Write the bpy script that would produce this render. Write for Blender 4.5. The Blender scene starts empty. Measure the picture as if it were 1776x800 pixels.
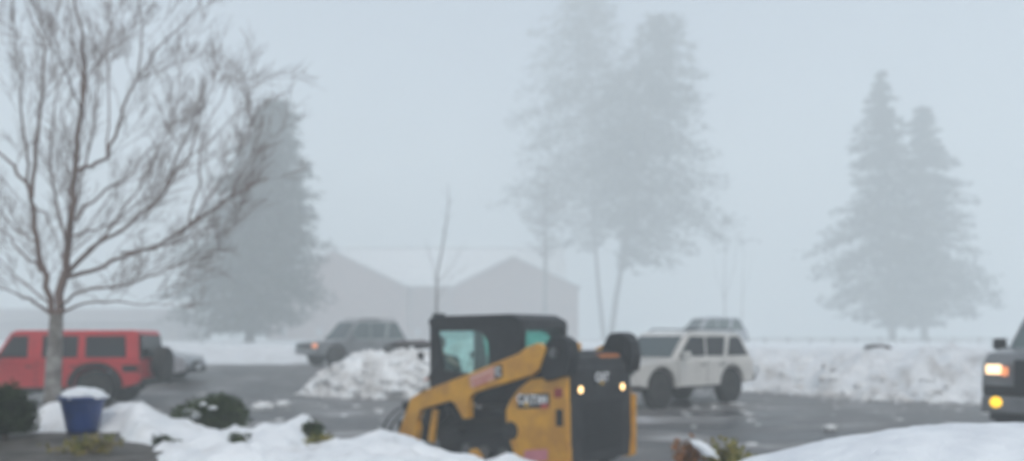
import bpy, bmesh, math, random
from mathutils import Vector, Matrix, noise

S = bpy.context.scene
COL = S.collection
R = math.radians
PI = math.pi
F = 1381.0; CX = 888.0; HY = 588.0; CZ = 1.65     # lens in photo pixels, horizon row, eye height

def W(px, py, d):
    """point seen at photo pixel (px,py) at depth d (metres)"""
    return Vector(((px - CX) / F * d, d, CZ - (py - HY) / F * d))

def smooth(a, b, t):
    t = max(0.0, min(1.0, (t - a) / (b - a)))
    return t * t * (3 - 2 * t)

def lerp(a, b, t): return a + (b - a) * t

def table(rows, x):
    if x <= rows[0][0]: return rows[0][1:]
    for a, b in zip(rows, rows[1:]):
        if x <= b[0]:
            t = (x - a[0]) / (b[0] - a[0])
            return tuple(lerp(p, q, t) for p, q in zip(a[1:], b[1:]))
    return rows[-1][1:]

def fbm(x, y, z=0.0, o=4):
    return noise.fractal(Vector((x, y, z)), 1.0, 2.0, o)

# ------------------------------------------------------------------ materials
def mat(name, col, rough=0.6, metal=0.0, coat=0.0, bump=0.0, bscale=20.0, var=0.0, vscale=4.0, spec=0.5, col2=None, vdet=4.0):
    m = bpy.data.materials.new(name); m.use_nodes = True
    nt = m.node_tree; b = nt.nodes['Principled BSDF']
    b.inputs['Base Color'].default_value = (*col, 1)
    b.inputs['Roughness'].default_value = rough
    b.inputs['Metallic'].default_value = metal
    b.inputs['Coat Weight'].default_value = coat
    b.inputs['Coat Roughness'].default_value = 0.08
    b.inputs['Specular IOR Level'].default_value = spec
    tc = nt.nodes.new('ShaderNodeTexCoord')
    if var or col2:
        n = nt.nodes.new('ShaderNodeTexNoise'); n.inputs['Scale'].default_value = vscale; n.inputs['Detail'].default_value = vdet
        nt.links.new(tc.outputs['Object'], n.inputs['Vector'])
        r = nt.nodes.new('ShaderNodeValToRGB')
        c2 = col2 or tuple(c * (1 - var) for c in col)
        r.color_ramp.elements[0].position = .38; r.color_ramp.elements[1].position = .64
        r.color_ramp.elements[0].color = (*c2, 1); r.color_ramp.elements[1].color = (*[min(1, c * (1 + var * .5)) for c in col], 1)
        nt.links.new(n.outputs['Fac'], r.inputs['Fac']); nt.links.new(r.outputs['Color'], b.inputs['Base Color'])
    if bump:
        n2 = nt.nodes.new('ShaderNodeTexNoise'); n2.inputs['Scale'].default_value = bscale; n2.inputs['Detail'].default_value = 6
        bp = nt.nodes.new('ShaderNodeBump'); bp.inputs['Strength'].default_value = bump; bp.inputs['Distance'].default_value = .05
        nt.links.new(tc.outputs['Object'], n2.inputs['Vector']); nt.links.new(n2.outputs['Fac'], bp.inputs['Height'])
        nt.links.new(bp.outputs['Normal'], b.inputs['Normal'])
    return m

def emit(name, col, s):
    m = bpy.data.materials.new(name); m.use_nodes = True
    b = m.node_tree.nodes['Principled BSDF']
    b.inputs['Base Color'].default_value = (*col, 1)
    b.inputs['Emission Color'].default_value = (*col, 1); b.inputs['Emission Strength'].default_value = s
    return m

def glass(name, tint, refl=0.12):
    m = bpy.data.materials.new(name); m.use_nodes = True
    nt = m.node_tree; nt.nodes.clear()
    o = nt.nodes.new('ShaderNodeOutputMaterial'); mx = nt.nodes.new('ShaderNodeMixShader')
    t = nt.nodes.new('ShaderNodeBsdfTransparent'); t.inputs['Color'].default_value = (*tint, 1)
    g = nt.nodes.new('ShaderNodeBsdfGlossy'); g.inputs['Roughness'].default_value = .08
    g.inputs['Color'].default_value = (.9, 1, .98, 1)
    mx.inputs[0].default_value = refl
    nt.links.new(t.outputs[0], mx.inputs[1]); nt.links.new(g.outputs[0], mx.inputs[2]); nt.links.new(mx.outputs[0], o.inputs['Surface'])
    return m

M = dict(
    snow=mat('snow', (.82, .84, .86), .8, bump=.6, bscale=6, col2=(.72, .75, .78), vscale=2.5),
    snow_dirty=mat('dirty_snow', (.84, .86, .87), .8, bump=.9, bscale=5, col2=(.58, .57, .56), vscale=1.6, vdet=7),
    snow_smooth=mat('smooth_snow', (.80, .83, .86), .8, bump=.6, bscale=14, vdet=9, col2=(.70, .73, .77), vscale=5),
    red=mat('red_paint', (.47, .006, .010), .45, coat=.15, var=.12, vscale=2),
    white=mat('white_paint', (.60, .585, .555), .4, coat=.5, var=.1, vscale=1.5),
    grey=mat('grey_paint', (.30, .31, .33), .35, metal=.3, coat=.6, var=.12, vscale=2),
    darkpaint=mat('charcoal_paint', (.20, .21, .225), .35, coat=.6, var=.2, vscale=2),
    silver=mat('silver_paint', (.42, .44, .47), .35, metal=.4, coat=.5, var=.1),
    black=mat('black_plastic', (.011, .012, .014), .6, spec=.3, var=.3, vscale=6),
    loaderblack=mat('black_enamel', (.011, .012, .015), .5, spec=.3, var=.3, vscale=5, bump=.05),
    rubber=mat('rubber', (.014, .014, .015), .9, spec=.25, bump=.3, bscale=30, col2=(.035, .034, .032), vscale=5),
    rim=mat('rim_metal', (.12, .12, .13), .4, metal=.8),
    rimlight=mat('alloy_metal', (.35, .35, .36), .35, metal=.8),
    yellow=mat('yellow_enamel', (.70, .34, .010), .45, coat=.15, bump=.05, col2=(.50, .23, .015), vscale=3, vdet=8),
    orange=mat('orange_reflection', (.45, .14, .03), .5),  # colour of the reflection painted on the loader hood
    steel=mat('worn_steel', (.16, .16, .16), .4, metal=.8, var=.4),
    chrome=mat('chrome_metal', (.6, .6, .6), .2, metal=1),
    carglass=mat('tinted_glass', (.010, .012, .015), .1, spec=.35),
    carglass2=mat('screen_glass', (.05, .07, .075), .25, spec=.5),
    lightglass=mat('pale_glass', (.06, .09, .09), .08, spec=.9),
    cabglass=glass('green_glass', (.40, .76, .69), .08),
    doorglass=glass('door_glass', (.74, .92, .89), .08),
    clear=glass('clear_glass', (.9, .95, .95), .08),
    taillens=mat('red_lens', (.25, .02, .02), .2),
    doorblack=mat('charcoal_enamel', (.028, .030, .034), .5, spec=.3, var=.35, vscale=5),
    gunmetal=mat('gunmetal_paint', (.12, .125, .135), .4, coat=.4, var=.15),
    decal_pink=mat('pale_pink_vinyl', (.62, .33, .27), .5, var=.08),
    decal_magenta=mat('pink_vinyl', (.60, .22, .26), .5, var=.1),
    decal_red=mat('red_vinyl', (.45, .06, .05), .5),
    decal_white=mat('white_vinyl', (.75, .76, .78), .5),
    decal_black=mat('black_vinyl', (.02, .02, .022), .5),
    decal_yellow=mat('yellow_vinyl', (.7, .42, .05), .5),
    mint=mat('mint_reflection', (.30, .62, .58), .6),  # flat colour of the painted reflection in the red car's door window
    blue=mat('blue_glaze', (.008, .045, .20), .35, coat=.3, col2=(.006, .028, .12), vscale=3),
    soil=mat('soil', (.06, .045, .035), .9, bump=.5),
    bark=mat('grey_bark', (.36, .345, .33), .9, bump=.6, bscale=25, col2=(.17, .16, .15), vscale=9),
    twig=mat('brown_twig', (.20, .15, .135), .85),
    barkdark=mat('dark_bark', (.07, .055, .045), .9, bump=.6, bscale=3),
    needles=mat('needles', (.045, .06, .042), .7, col2=(.02, .032, .024), vscale=.8, spec=.2),
    needles2=mat('blue_needles', (.05, .062, .055), .7, col2=(.025, .035, .032), vscale=.7, spec=.2),
    hazed=mat('hazed_needles', (.13, .14, .135), .8, col2=(.06, .07, .065), vscale=.6, spec=.2),  # needle colour lightened to paint fog fade into the far pines
    leaves_red=mat('dry_leaves', (.12, .075, .06), .8, col2=(.06, .04, .035), vscale=.8, spec=.2),
    box=mat('hedge_leaves', (.07, .10, .028), .7, col2=(.022, .034, .014), vscale=12, spec=.3),
    juniper=mat('juniper_leaves', (.06, .085, .04), .8, col2=(.026, .036, .02), vscale=8, spec=.2),
    ochre=mat('ochre_leaves', (.30, .24, .07), .7, col2=(.12, .13, .035), vscale=9, spec=.2),
    russet=mat('russet_leaves', (.32, .14, .06), .7, col2=(.15, .08, .035), vscale=9, spec=.2),
    wall=mat('stucco', (.23, .14, .13), .9, bump=.2, bscale=3, var=.12, vscale=.5),
    wall2=mat('siding', (.30, .28, .29), .9, bump=.2, bscale=3, var=.1, vscale=.5),
    trim=mat('trim_paint', (.35, .33, .33), .7),
    wood=mat('weathered_wood', (.16, .13, .11), .85, bump=.4, bscale=8),
    rock=mat('dark_rock', (.06, .045, .045), .85, bump=.7, bscale=6, var=.3),
    skin=mat('skin', (.62, .30, .22), .55), hair=mat('hair', (.03, .022, .018), .8),
    jacket=mat('dark_cloth', (.022, .024, .03), .9, bump=.3, bscale=30), cap=mat('knit', (.03, .03, .035), .95),
    lamp=emit('warm_lamp', (1.0, .66, .30), 2.2), head=emit('headlamp', (1.0, .70, .42), 1.5),
    fogl=emit('fog_lamp', (1.0, .58, .03), 1.1), turn=emit('amber_lamp', (1.0, .34, .14), .5),
)

def asphalt():
    m = bpy.data.materials.new('wet_asphalt'); m.use_nodes = True
    nt = m.node_tree; b = nt.nodes['Principled BSDF']; L = nt.links.new
    tc = nt.nodes.new('ShaderNodeTexCoord')
    n = nt.nodes.new('ShaderNodeTexNoise'); n.inputs['Scale'].default_value = .5; n.inputs['Detail'].default_value = 8; n.inputs['Roughness'].default_value = .65
    mp = nt.nodes.new('ShaderNodeMapping'); mp.inputs['Scale'].default_value = (.7, 2.2, 1); mp.inputs['Rotation'].default_value = (0, 0, .12)
    L(tc.outputs['Object'], mp.inputs[0]); L(mp.outputs[0], n.inputs['Vector'])
    c = nt.nodes.new('ShaderNodeValToRGB'); c.color_ramp.elements[0].position = .40; c.color_ramp.elements[0].color = (.030, .030, .034, 1)
    c.color_ramp.elements[1].position = .52; c.color_ramp.elements[1].color = (.10, .097, .097, 1)
    e = c.color_ramp.elements.new(.57); e.color = (.19, .185, .185, 1); e = c.color_ramp.elements.new(.64); e.color = (.36, .36, .37, 1)
    L(n.outputs['Fac'], c.inputs['Fac']); L(c.outputs['Color'], b.inputs['Base Color'])
    r = nt.nodes.new('ShaderNodeMapRange'); r.inputs[1].default_value = .35; r.inputs[2].default_value = .65; r.inputs[3].default_value = .26; r.inputs[4].default_value = .7
    L(n.outputs['Fac'], r.inputs[0]); L(r.outputs[0], b.inputs['Roughness'])
    n2 = nt.nodes.new('ShaderNodeTexNoise'); n2.inputs['Scale'].default_value = 18; n2.inputs['Detail'].default_value = 6
    L(tc.outputs['Object'], n2.inputs['Vector'])
    bp = nt.nodes.new('ShaderNodeBump'); bp.inputs['Strength'].default_value = .35; bp.inputs['Distance'].default_value = .02
    L(n2.outputs['Fac'], bp.inputs['Height']); L(bp.outputs['Normal'], b.inputs['Normal'])
    return m
M['asphalt'] = asphalt()
M['paving'] = mat('wet_paving', (.11, .10, .088), .6, bump=.8, bscale=14, col2=(.035, .03, .024), vscale=3.5, vdet=8)

# ------------------------------------------------------------------ mesh helpers
def obj(name, bm, m, parent=None, bevel=0.0, smo=False, seg=2, loc=None):
    if bevel:
        ed = [e for e in bm.edges if len(e.link_faces) == 2 and e.calc_face_angle(0) > R(28)]
        try: bmesh.ops.bevel(bm, geom=ed, offset=bevel, segments=seg, affect='EDGES', profile=.6, clamp_overlap=True)
        except Exception: pass
    me = bpy.data.meshes.new(name); bm.to_mesh(me); bm.free()
    me.materials.append(M[m] if isinstance(m, str) else m)
    if smo:
        for p in me.polygons: p.use_smooth = True
    o = bpy.data.objects.new(name, me); COL.objects.link(o)
    if parent is not None: o.parent = parent
    if loc is not None: o.location = loc
    return o

def tag(o, label=None, cat=None, group=None, kind=None):
    if label: o['label'] = label
    if cat: o['category'] = cat
    if group: o['group'] = group
    if kind: o['kind'] = kind
    return o

def thing(name, loc, label, cat, rz=0.0, group=None):
    o = bpy.data.objects.new(name, None); o.empty_display_size = .3
    COL.objects.link(o); o.location = loc; o.rotation_euler = (0, 0, rz)
    return tag(o, label, cat, group)

def NB(): return bmesh.new()

def box(bm, c, s, rot=None):
    mt = Matrix.Translation(Vector(c)) @ (rot if rot is not None else Matrix.Identity(4)) @ Matrix.Diagonal((s[0], s[1], s[2], 1))
    bmesh.ops.create_cube(bm, size=1.0, matrix=mt); return bm

def prism(bm, poly, y0, y1, yf=None):
    """poly of (x,z) extruded along y; yf(z) scales y at a height"""
    f = yf or (lambda z: 1.0)
    a = [bm.verts.new((x, y0 * f(z), z)) for x, z in poly]; b = [bm.verts.new((x, y1 * f(z), z)) for x, z in poly]
    n = len(poly)
    bm.faces.new(a); bm.faces.new(b[::-1])
    for i in range(n): bm.faces.new((a[i], b[i], b[(i + 1) % n], a[(i + 1) % n]))
    bmesh.ops.recalc_face_normals(bm, faces=bm.faces); return bm

def slab(bm, quad, th, nrm=None):
    """thin plate: polygon of 3D points thickened"""
    q = [Vector(p) for p in quad]
    n = nrm if nrm is not None else (q[1] - q[0]).cross(q[2] - q[0]).normalized()
    a = [bm.verts.new(p) for p in q]; b = [bm.verts.new(p + n * th) for p in q]; k = len(q)
    bm.faces.new(a[::-1]); bm.faces.new(b)
    for i in range(k): bm.faces.new((a[i], a[(i + 1) % k], b[(i + 1) % k], b[i]))
    bmesh.ops.recalc_face_normals(bm, faces=bm.faces); return bm

def tube(bm, pts, rad, n=8, cap=True):
    pts = [Vector(p) for p in pts]
    if not isinstance(rad, (list, tuple)): rad = [rad] * len(pts)
    rings = []; up = None
    for i, p in enumerate(pts):
        t = (pts[min(i + 1, len(pts) - 1)] - pts[max(i - 1, 0)]).normalized()
        if up is None: up = Vector((0, 0, 1)) if abs(t.z) < .9 else Vector((1, 0, 0))
        u = t.cross(up)
        if u.length < 1e-4: u = t.cross(Vector((1, .3, 0)))
        u.normalize(); v = u.cross(t).normalized(); up = v
        rings.append([bm.verts.new(p + (u * math.cos(2 * PI * k / n) + v * math.sin(2 * PI * k / n)) * rad[i]) for k in range(n)])
    for a, b in zip(rings, rings[1:]):
        for k in range(n): bm.faces.new((a[k], a[(k + 1) % n], b[(k + 1) % n], b[k]))
    if cap:
        bm.faces.new(rings[0][::-1]); bm.faces.new(rings[-1])
    return bm

def lathe(bm, prof, c, axis='z', n=28):
    c = Vector(c); rings = []
    for r, h in prof:
        ring = []
        for k in range(n):
            a = 2 * PI * k / n; u, v = r * math.cos(a), r * math.sin(a)
            p = Vector((u, v, h)) if axis == 'z' else (Vector((u, h, v)) if axis == 'y' else Vector((h, u, v)))
            ring.append(bm.verts.new(c + p))
        rings.append(ring)
    for a, b in zip(rings, rings[1:]):
        for k in range(n): bm.faces.new((a[k], a[(k + 1) % n], b[(k + 1) % n], b[k]))
    bm.faces.new(rings[0]); bm.faces.new(rings[-1])
    bmesh.ops.recalc_face_normals(bm, faces=bm.faces); return bm

def blob(bm, c, r, sub=3, amp=.12, fr=2.0, seed=0, flat=None):
    r = r if isinstance(r, (tuple, list)) else (r, r, r)
    g = bmesh.ops.create_icosphere(bm, subdivisions=sub, radius=1.0)
    for v in g['verts']:
        n = 1 + amp * fbm(v.co.x * fr + seed, v.co.y * fr, v.co.z * fr, 4)
        p = v.co * n
        if flat is not None and p.z < flat: p.z = flat
        v.co = Vector((c[0] + p.x * r[0], c[1] + p.y * r[1], c[2] + p.z * r[2]))
    return bm

def text_part(name, s, m, parent, origin, u, v, size, th=.003, bold=0.0):
    cu = bpy.data.curves.new(name, 'FONT'); cu.body = s; cu.size = size; cu.offset = bold; cu.extrude = th
    cu.align_x = 'CENTER'; cu.align_y = 'CENTER'
    t = bpy.data.objects.new('lettering_source', cu); COL.objects.link(t)
    bpy.context.view_layer.update()
    me = bpy.data.meshes.new_from_object(t.evaluated_get(bpy.context.evaluated_depsgraph_get()))
    bpy.data.objects.remove(t); bpy.data.curves.remove(cu)
    u = Vector(u).normalized(); v = Vector(v).normalized(); w = u.cross(v); origin = Vector(origin)
    for q in me.vertices: q.co = origin + u * q.co.x + v * q.co.y + w * q.co.z
    me.materials.clear(); me.materials.append(M[m]); me.name = name
    o = bpy.data.objects.new(name, me); COL.objects.link(o); o.parent = parent
    return o

# ------------------------------------------------------------------ camera, light, sky
cam = bpy.data.cameras.new('camera'); co = bpy.data.objects.new('camera', cam); COL.objects.link(co); S.camera = co
co.location = (0, 0, CZ); co.rotation_euler = (R(90), 0, 0)
cam.sensor_width = 36; cam.sensor_fit = 'HORIZONTAL'; cam.lens = F / 1776 * 36; cam.shift_y = (HY - 400) / 1776
cam.clip_start = .05; cam.clip_end = 2000
cam.dof.use_dof = True; cam.dof.focus_distance = 1.3; cam.dof.aperture_fstop = 2.6

world = bpy.data.worlds.new('World'); S.world = world; world.use_nodes = True
nt = world.node_tree; bg = nt.nodes['Background']
SUN_EL, SUN_AZ = R(50), R(170)
sky = nt.nodes.new('ShaderNodeTexSky'); sky.sky_type = 'NISHITA'; sky.sun_disc = False
sky.sun_elevation = SUN_EL; sky.sun_rotation = SUN_AZ; sky.air_density = 1.0; sky.dust_density = 4.0; sky.ozone_density = 1.0
hs = nt.nodes.new('ShaderNodeHueSaturation'); hs.inputs['Saturation'].default_value = .66
nt.links.new(sky.outputs[0], hs.inputs['Color']); nt.links.new(hs.outputs[0], bg.inputs['Color'])
bg.inputs['Strength'].default_value = .15
sl = bpy.data.lights.new('sun', 'SUN'); sl.energy = .5; sl.angle = R(25); sl.color = (1, .97, .93)
so = bpy.data.objects.new('sun', sl); COL.objects.link(so)
dirv = Vector((math.sin(SUN_AZ) * math.cos(SUN_EL), math.cos(SUN_AZ) * math.cos(SUN_EL), math.sin(SUN_EL)))
so.rotation_euler = dirv.to_track_quat('Z', 'Y').to_euler()
S.view_settings.view_transform = 'Standard'; S.view_settings.look = 'None'; S.view_settings.exposure = 0.31; S.view_settings.gamma = 1
S.view_settings.use_curve_mapping = False

# haze
HZ = .0085
hb = NB(); box(hb, (0, 90, 43), (760, 760, 90))
hm = bpy.data.materials.new('haze'); hm.use_nodes = True; hm.node_tree.nodes.clear()
ho = hm.node_tree.nodes.new('ShaderNodeOutputMaterial'); pv = hm.node_tree.nodes.new('ShaderNodeVolumePrincipled')
pv.inputs['Color'].default_value = (.93, .978, .985, 1); pv.inputs['Density'].default_value = HZ; pv.inputs['Anisotropy'].default_value = 0.0
hm.node_tree.links.new(pv.outputs[0], ho.inputs['Volume'])
M['haze'] = hm
tag(obj('haze', hb, 'haze'), 'pale cold fog filling the whole air', 'fog', kind='stuff')

# ------------------------------------------------------------------ terrain
def lot_z(x, y):
    return -.30 * (1 - smooth(13, 18, y)) * (1 - smooth(4.5, 7.5, x)) + .5 * smooth(21, 31, y)

CREST = []
for px, py, d in [(-400, 745, 9.5), (0, 742, 9.5), (60, 722, 9.5), (95, 705, 9.5), (140, 707, 9.5), (172, 716, 9.4), (205, 704, 9.3), (228, 706, 9.25), (240, 699, 9.2),
                  (262, 712, 9.0), (330, 741, 8.6), (400, 750, 8.4), (450, 746, 8.3), (500, 731, 8.2), (520, 719, 8.2), (542, 736, 8.2), (562, 766, 8.2),
                  (620, 758, 8.2), (690, 753, 8.2), (722, 762, 8.2), (760, 787, 8.2), (800, 802, 8.2), (850, 798, 8.2), (890, 793, 8.2), (935, 804, 8.2),
                  (1000, 835, 8.2), (3000, 840, 8.2)]:
    p = W(px, py, d); CREST.append((p.x, p.z, d))
CREST.sort()

def back_edge(x):
    return table([(-60, 34), (-9.6, 34), (-9.0, 46), (-6.2, 46), (-5.6, 33.5), (-2.6, 33), (-2.0, 25), (5, 24.6), (7.3, 23.5), (11.5, 19.9), (20, 17.5), (60, 16)], x)[0]

def snow_z(x, y):
    n1 = fbm(x * .7, y * .7, 3.1); n2 = fbm(x * 2.3, y * 2.3, 7.7)
    e = y - back_edge(x) + .8 * n1 + .25 * n2
    rightish = smooth(-3, 2, x)
    H = lerp(1.2, 1.05, rightish)
    width = lerp(9, 3.4, rightish)
    b = lot_z(x, y) - .15 + (H - lot_z(x, y) + .15) * smooth(-.2, width, e)
    b += rightish * (.20 * n2 + .26 * n1 + .14 * fbm(x * 5, y * 5, 17)) * smooth(.2, 2.2, e) * (1 - smooth(10, 25, e))
    b += .05 * n1 * smooth(0, 2, e)
    b += .9 * smooth(90, 260, y) * smooth(0, 1, e)
    if y > 13: return b
    zc, yc = table(CREST, x)
    xb = table([(0, -1.0), (6, -2.6), (7.04, -3.15), (8.3, -4.0), (8.8, -4.3), (9.2, -4.5)], y)[0]
    off = smooth(xb - .15, xb + .35, x + .15 * n2)
    near = lerp(.50, .70, off) - .4 * smooth(-.6, .8, x)
    near += .05 * n2 * off
    l1 = .06 * fbm(x * 4, y * 4, 1.0) + .05 * n2 + .035 * fbm(x * 11, y * 11, 4.0)
    if y < yc:
        s0 = lerp(8.75, 6.4, off); s0 = min(s0, yc - .3)
        z = near + (zc - near) * smooth(s0, yc, y)
    else:
        z = zc + (lot_z(x, y) - .15 - zc) * smooth(yc, yc + 2.3 , y)
    return max(b if y > 10 else -9, z + l1 * (1 if zc > .4 else .3))

def axis(segs):
    out = [segs[0][0]]
    for a, b, s in segs:
        n = max(1, round((b - a) / s))
        out += [a + (b - a) * (k + 1) / n for k in range(n)]
    return out

def sheet(name, xs, ys, zf, m, smo=True):
    vs = []; fs = []
    for y in ys:
        for x in xs: vs.append((x, y, zf(x, y)))
    nx = len(xs)
    for j in range(len(ys) - 1):
        for i in range(nx - 1):
            a = j * nx + i; fs.append((a, a + 1, a + nx + 1, a + nx))
    me = bpy.data.meshes.new(name); me.from_pydata(vs, [], fs); me.materials.append(M[m])
    if smo: me.polygons.foreach_set('use_smooth', [True] * len(me.polygons))
    o = bpy.data.objects.new(name, me); COL.objects.link(o); return o

xs = axis([(-370, -60, 15), (-60, -16, 1.2), (-16, -7, .22), (-7, 1.5, .07), (1.5, 18, .18), (18, 60, 1.2), (60, 370, 15)])
ys = axis([(-150, -10, 14), (-10, 4, 1), (4, 11, .07), (11, 19, .4), (19, 30, .16), (30, 50, .6), (50, 120, 3), (120, 400, 14)])
def ground_mat():
    m = M['snow'].copy(); m.name = 'ground_snow'; nt = m.node_tree; b = nt.nodes['Principled BSDF']; L_ = nt.links.new
    src = b.inputs['Base Color'].links[0].from_socket
    at = nt.nodes.new('ShaderNodeAttribute'); at.attribute_name = 'dirt'
    mx = nt.nodes.new('ShaderNodeMix'); mx.data_type = 'RGBA'; mx.inputs[7].default_value = (.26, .235, .215, 1)
    L_(at.outputs['Fac'], mx.inputs[0]); L_(src, mx.inputs[6]); L_(mx.outputs[2], b.inputs['Base Color'])
    return m
M['ground_snow'] = ground_mat()
gsheet = sheet('ground', xs, ys, snow_z, 'ground_snow')
at = gsheet.data.attributes.new('dirt', 'FLOAT', 'POINT')
vals = []
for v in gsheet.data.vertices:
    x, y, z = v.co
    d = 0.0
    if 14 < y < 60:
        e = y - back_edge(x)
        n = fbm(x * 1.3, y * 1.3, 11) * .5 + fbm(x * 4, y * 4, 14) * .5
        d = smooth(-.1, .55, n) * .5 * smooth(-1.5, .5, e) * (1 - smooth(5, 11, e)) + .45 * (1 - smooth(.1, .9, e)) * smooth(-2, -.5, e) + .10 * smooth(-1, 1, e)
    elif y < 11:
        d = .22 * smooth(.25, .6, fbm(x * 3, y * 3, 21)) + .05 * smooth(.1, .5, fbm(x * 9, y * 9, 25))
    vals.append(max(0, min(1, d)))
at.data.foreach_set('value', vals)
tag(gsheet, 'snow covered ground', kind='structure')
tag(sheet('parking_lot', axis([(-60, 60, .8)]), axis([(9.4, 50, .6)]), lambda x, y: lot_z(x, y), 'asphalt'), 'wet grey asphalt with slush', kind='structure')
tag(sheet('path', axis([(-14, -2, .5)]), axis([(1, 8.95, .5)]), lambda x, y: .6, 'paving'), 'wet bare paving beside the blue pot', kind='structure')

# central pile, near mound ---------------------------------------------------
def pile(name, cx, cy, rx, ry, h, z0, m, seed, label, amp=.3, res=70):
    rows = 46
    vs = []; fs = []
    rings = 40; segs = res
    for i in range(rings + 1):
        t = i / rings
        for k in range(segs):
            a = 2 * PI * k / segs
            x = rx * t * math.cos(a); y = ry * t * math.sin(a)
            f = (1 - t ** 2.2)
            n = fbm(x * .9 + seed, y * .9, 2.0) * .7 + fbm(x * 2.6 + seed, y * 2.6, 5.0) * .7 + fbm(x * 6 + seed, y * 6, 9.0) * .25
            f = 1 - t ** 3.2
            z = -0.25 * smooth(.8, 1, t) + f * h * (1 + amp * n * .55)
            w = 1 + t * .3 * fbm(math.cos(a) * 2.4 + seed, math.sin(a) * 2.4, 0) + t * .10 * fbm(math.cos(a) * 9 + seed, math.sin(a) * 9, 0)
            vs.append((x * w, y * w, z))
    for i in range(rings):
        for k in range(segs):
            a = i * segs + k; b = i * segs + (k + 1) % segs
            fs.append((a, a + segs, b + segs, b))
    me = bpy.data.meshes.new(name); me.from_pydata(vs, [], fs); me.materials.append(M[m])
    me.polygons.foreach_set('use_smooth', [True] * len(me.polygons))
    o = bpy.data.objects.new(name, me); COL.objects.link(o); o.location = (cx, cy, z0)
    return tag(o, label, 'snow pile')
pile('snow_pile', -3.5, 23.9, 2.6, 1.9, 1.10, lot_z(-4, 24) - .02, 'snow_dirty', 4.2, 'lumpy ploughed snow pile in front of the dark car, left of the loader', amp=.5)
pile('snow_pile', -.2, 26.0, 3.2, 2.2, 1.5, lot_z(0, 25) - .02, 'snow_dirty', 9.1, 'ploughed snow pile partly hidden behind the yellow loader cab', amp=.4)

MC = sorted((W(px, py, 3.8).x, W(px, py, 3.8).z) for px, py in [(1000, 960), (1150, 880), (1260, 832), (1340, 803), (1440, 778), (1500, 762), (1600, 749), (1700, 739), (1776, 737), (1900, 737), (2200, 760), (2500, 860)])
def mound_z(x, y):
    zc = table(MC, x)[0]
    t = min(1, abs((y - 3.8) / 1.25))
    return lerp(.1, zc, math.sqrt(max(0, 1 - t ** 2.2))) + .010 * fbm(x * 3, y * 3, 0) + .006 * fbm(x * 10, y * 10, 3)
tag(sheet('snow_mound', axis([(.3, 4.4, .05)]), axis([(2.55, 5.05, .04)]), mound_z, 'snow_smooth'), 'smooth rounded mound of clean snow at lower right', 'snow mound')

rr_ = random.Random(99); bm = NB()
for i in range(420):
    x = rr_.uniform(2.0, 17); e = rr_.triangular(-.6, 3.2, .1); y = back_edge(x) + e
    sz = rr_.uniform(.04, .17) * (1 if e > 0 else .5)
    blob(bm, (x, y, max(snow_z(x, y), lot_z(x, y)) + sz * .1), (sz * rr_.uniform(.8, 1.4), sz, sz * rr_.uniform(.5, .9)), 1, .5, 2, i)
for i in range(150):
    x = rr_.uniform(-9, 13); y = rr_.triangular(12.5, 24, 21 if x > 2 else 18)
    if y > back_edge(x) or (abs(x - .3) < 2.6 and y < 16): continue
    sz = rr_.uniform(.015, .06)
    blob(bm, (x, y, lot_z(x, y) + .004), (sz * 2.2, sz * 1.3, sz * .5), 1, .5, 2, i + 900)
for cx_, cy_, rx_, ry_, n_ in ((-3.5, 23.9, 2.7, 1.9, 230), (-.2, 26, 3.1, 2.1, 60)):
    for i in range(n_):
        a = rr_.uniform(PI, 2 * PI); t_ = rr_.uniform(.35, 1.08); sz = rr_.uniform(.05, .2)
        x = cx_ + rx_ * t_ * math.cos(a); y = cy_ + ry_ * t_ * math.sin(a)
        blob(bm, (x, y, .03 + 1.08 * max(0, 1 - t_ ** 3.2)), (sz * rr_.uniform(.8, 1.5), sz, sz * rr_.uniform(.5, .9)), 1, .5, 2, i + 500)
tag(obj('snow_rubble', bm, 'snow_dirty'), 'broken lumps of ploughed snow over the banks', 'snow rubble', kind='stuff')
for i, (px, py, d, s, lb) in enumerate([(455, 703, 18.8, .26, 'larger slushy snow clump lying on the wet asphalt'), (490, 697, 19.6, .20, 'smaller slushy snow clump on asphalt beside the larger one'),
                                    (1440, 736, 15.2, .13, 'small dirty snow clump alone on the asphalt at right')]):
    p = W(px, py, d); bm = NB(); blob(bm, (0, 0, 0), (s, s * .8, s * .5), 3, .5, 2, i * 3, flat=-.2)
    tag(obj('snow_clump', bm, 'snow_dirty', smo=True, loc=(p.x, p.y, lot_z(p.x, p.y) + .03)), lb, 'snow clump')

p = W(1522, 607, 27.5); bm = NB(); blob(bm, (0, 0, 0), (.46, .3, .13), 3, .25, 1.8, 5)
tag(obj('boulder', bm, 'rock', smo=True, loc=(p.x, p.y, p.z + .07)), 'dark reddish boulder half buried on the snow bank below the right conifers', 'boulder')

# ------------------------------------------------------------------ trees
def faces_obj(name, vs, fs, m, parent):
    me = bpy.data.meshes.new(name); me.from_pydata(vs, [], fs); me.materials.append(M[m])
    o = bpy.data.objects.new(name, me); COL.objects.link(o); o.parent = parent; return o

def leaf(vs, fs, c, a, b):
    i = len(vs); vs += [c - a, c - b * .5 + a * .1, c + a, c + b * .5 + a * .1]; fs.append((i, i + 1, i + 2, i + 3))

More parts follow.
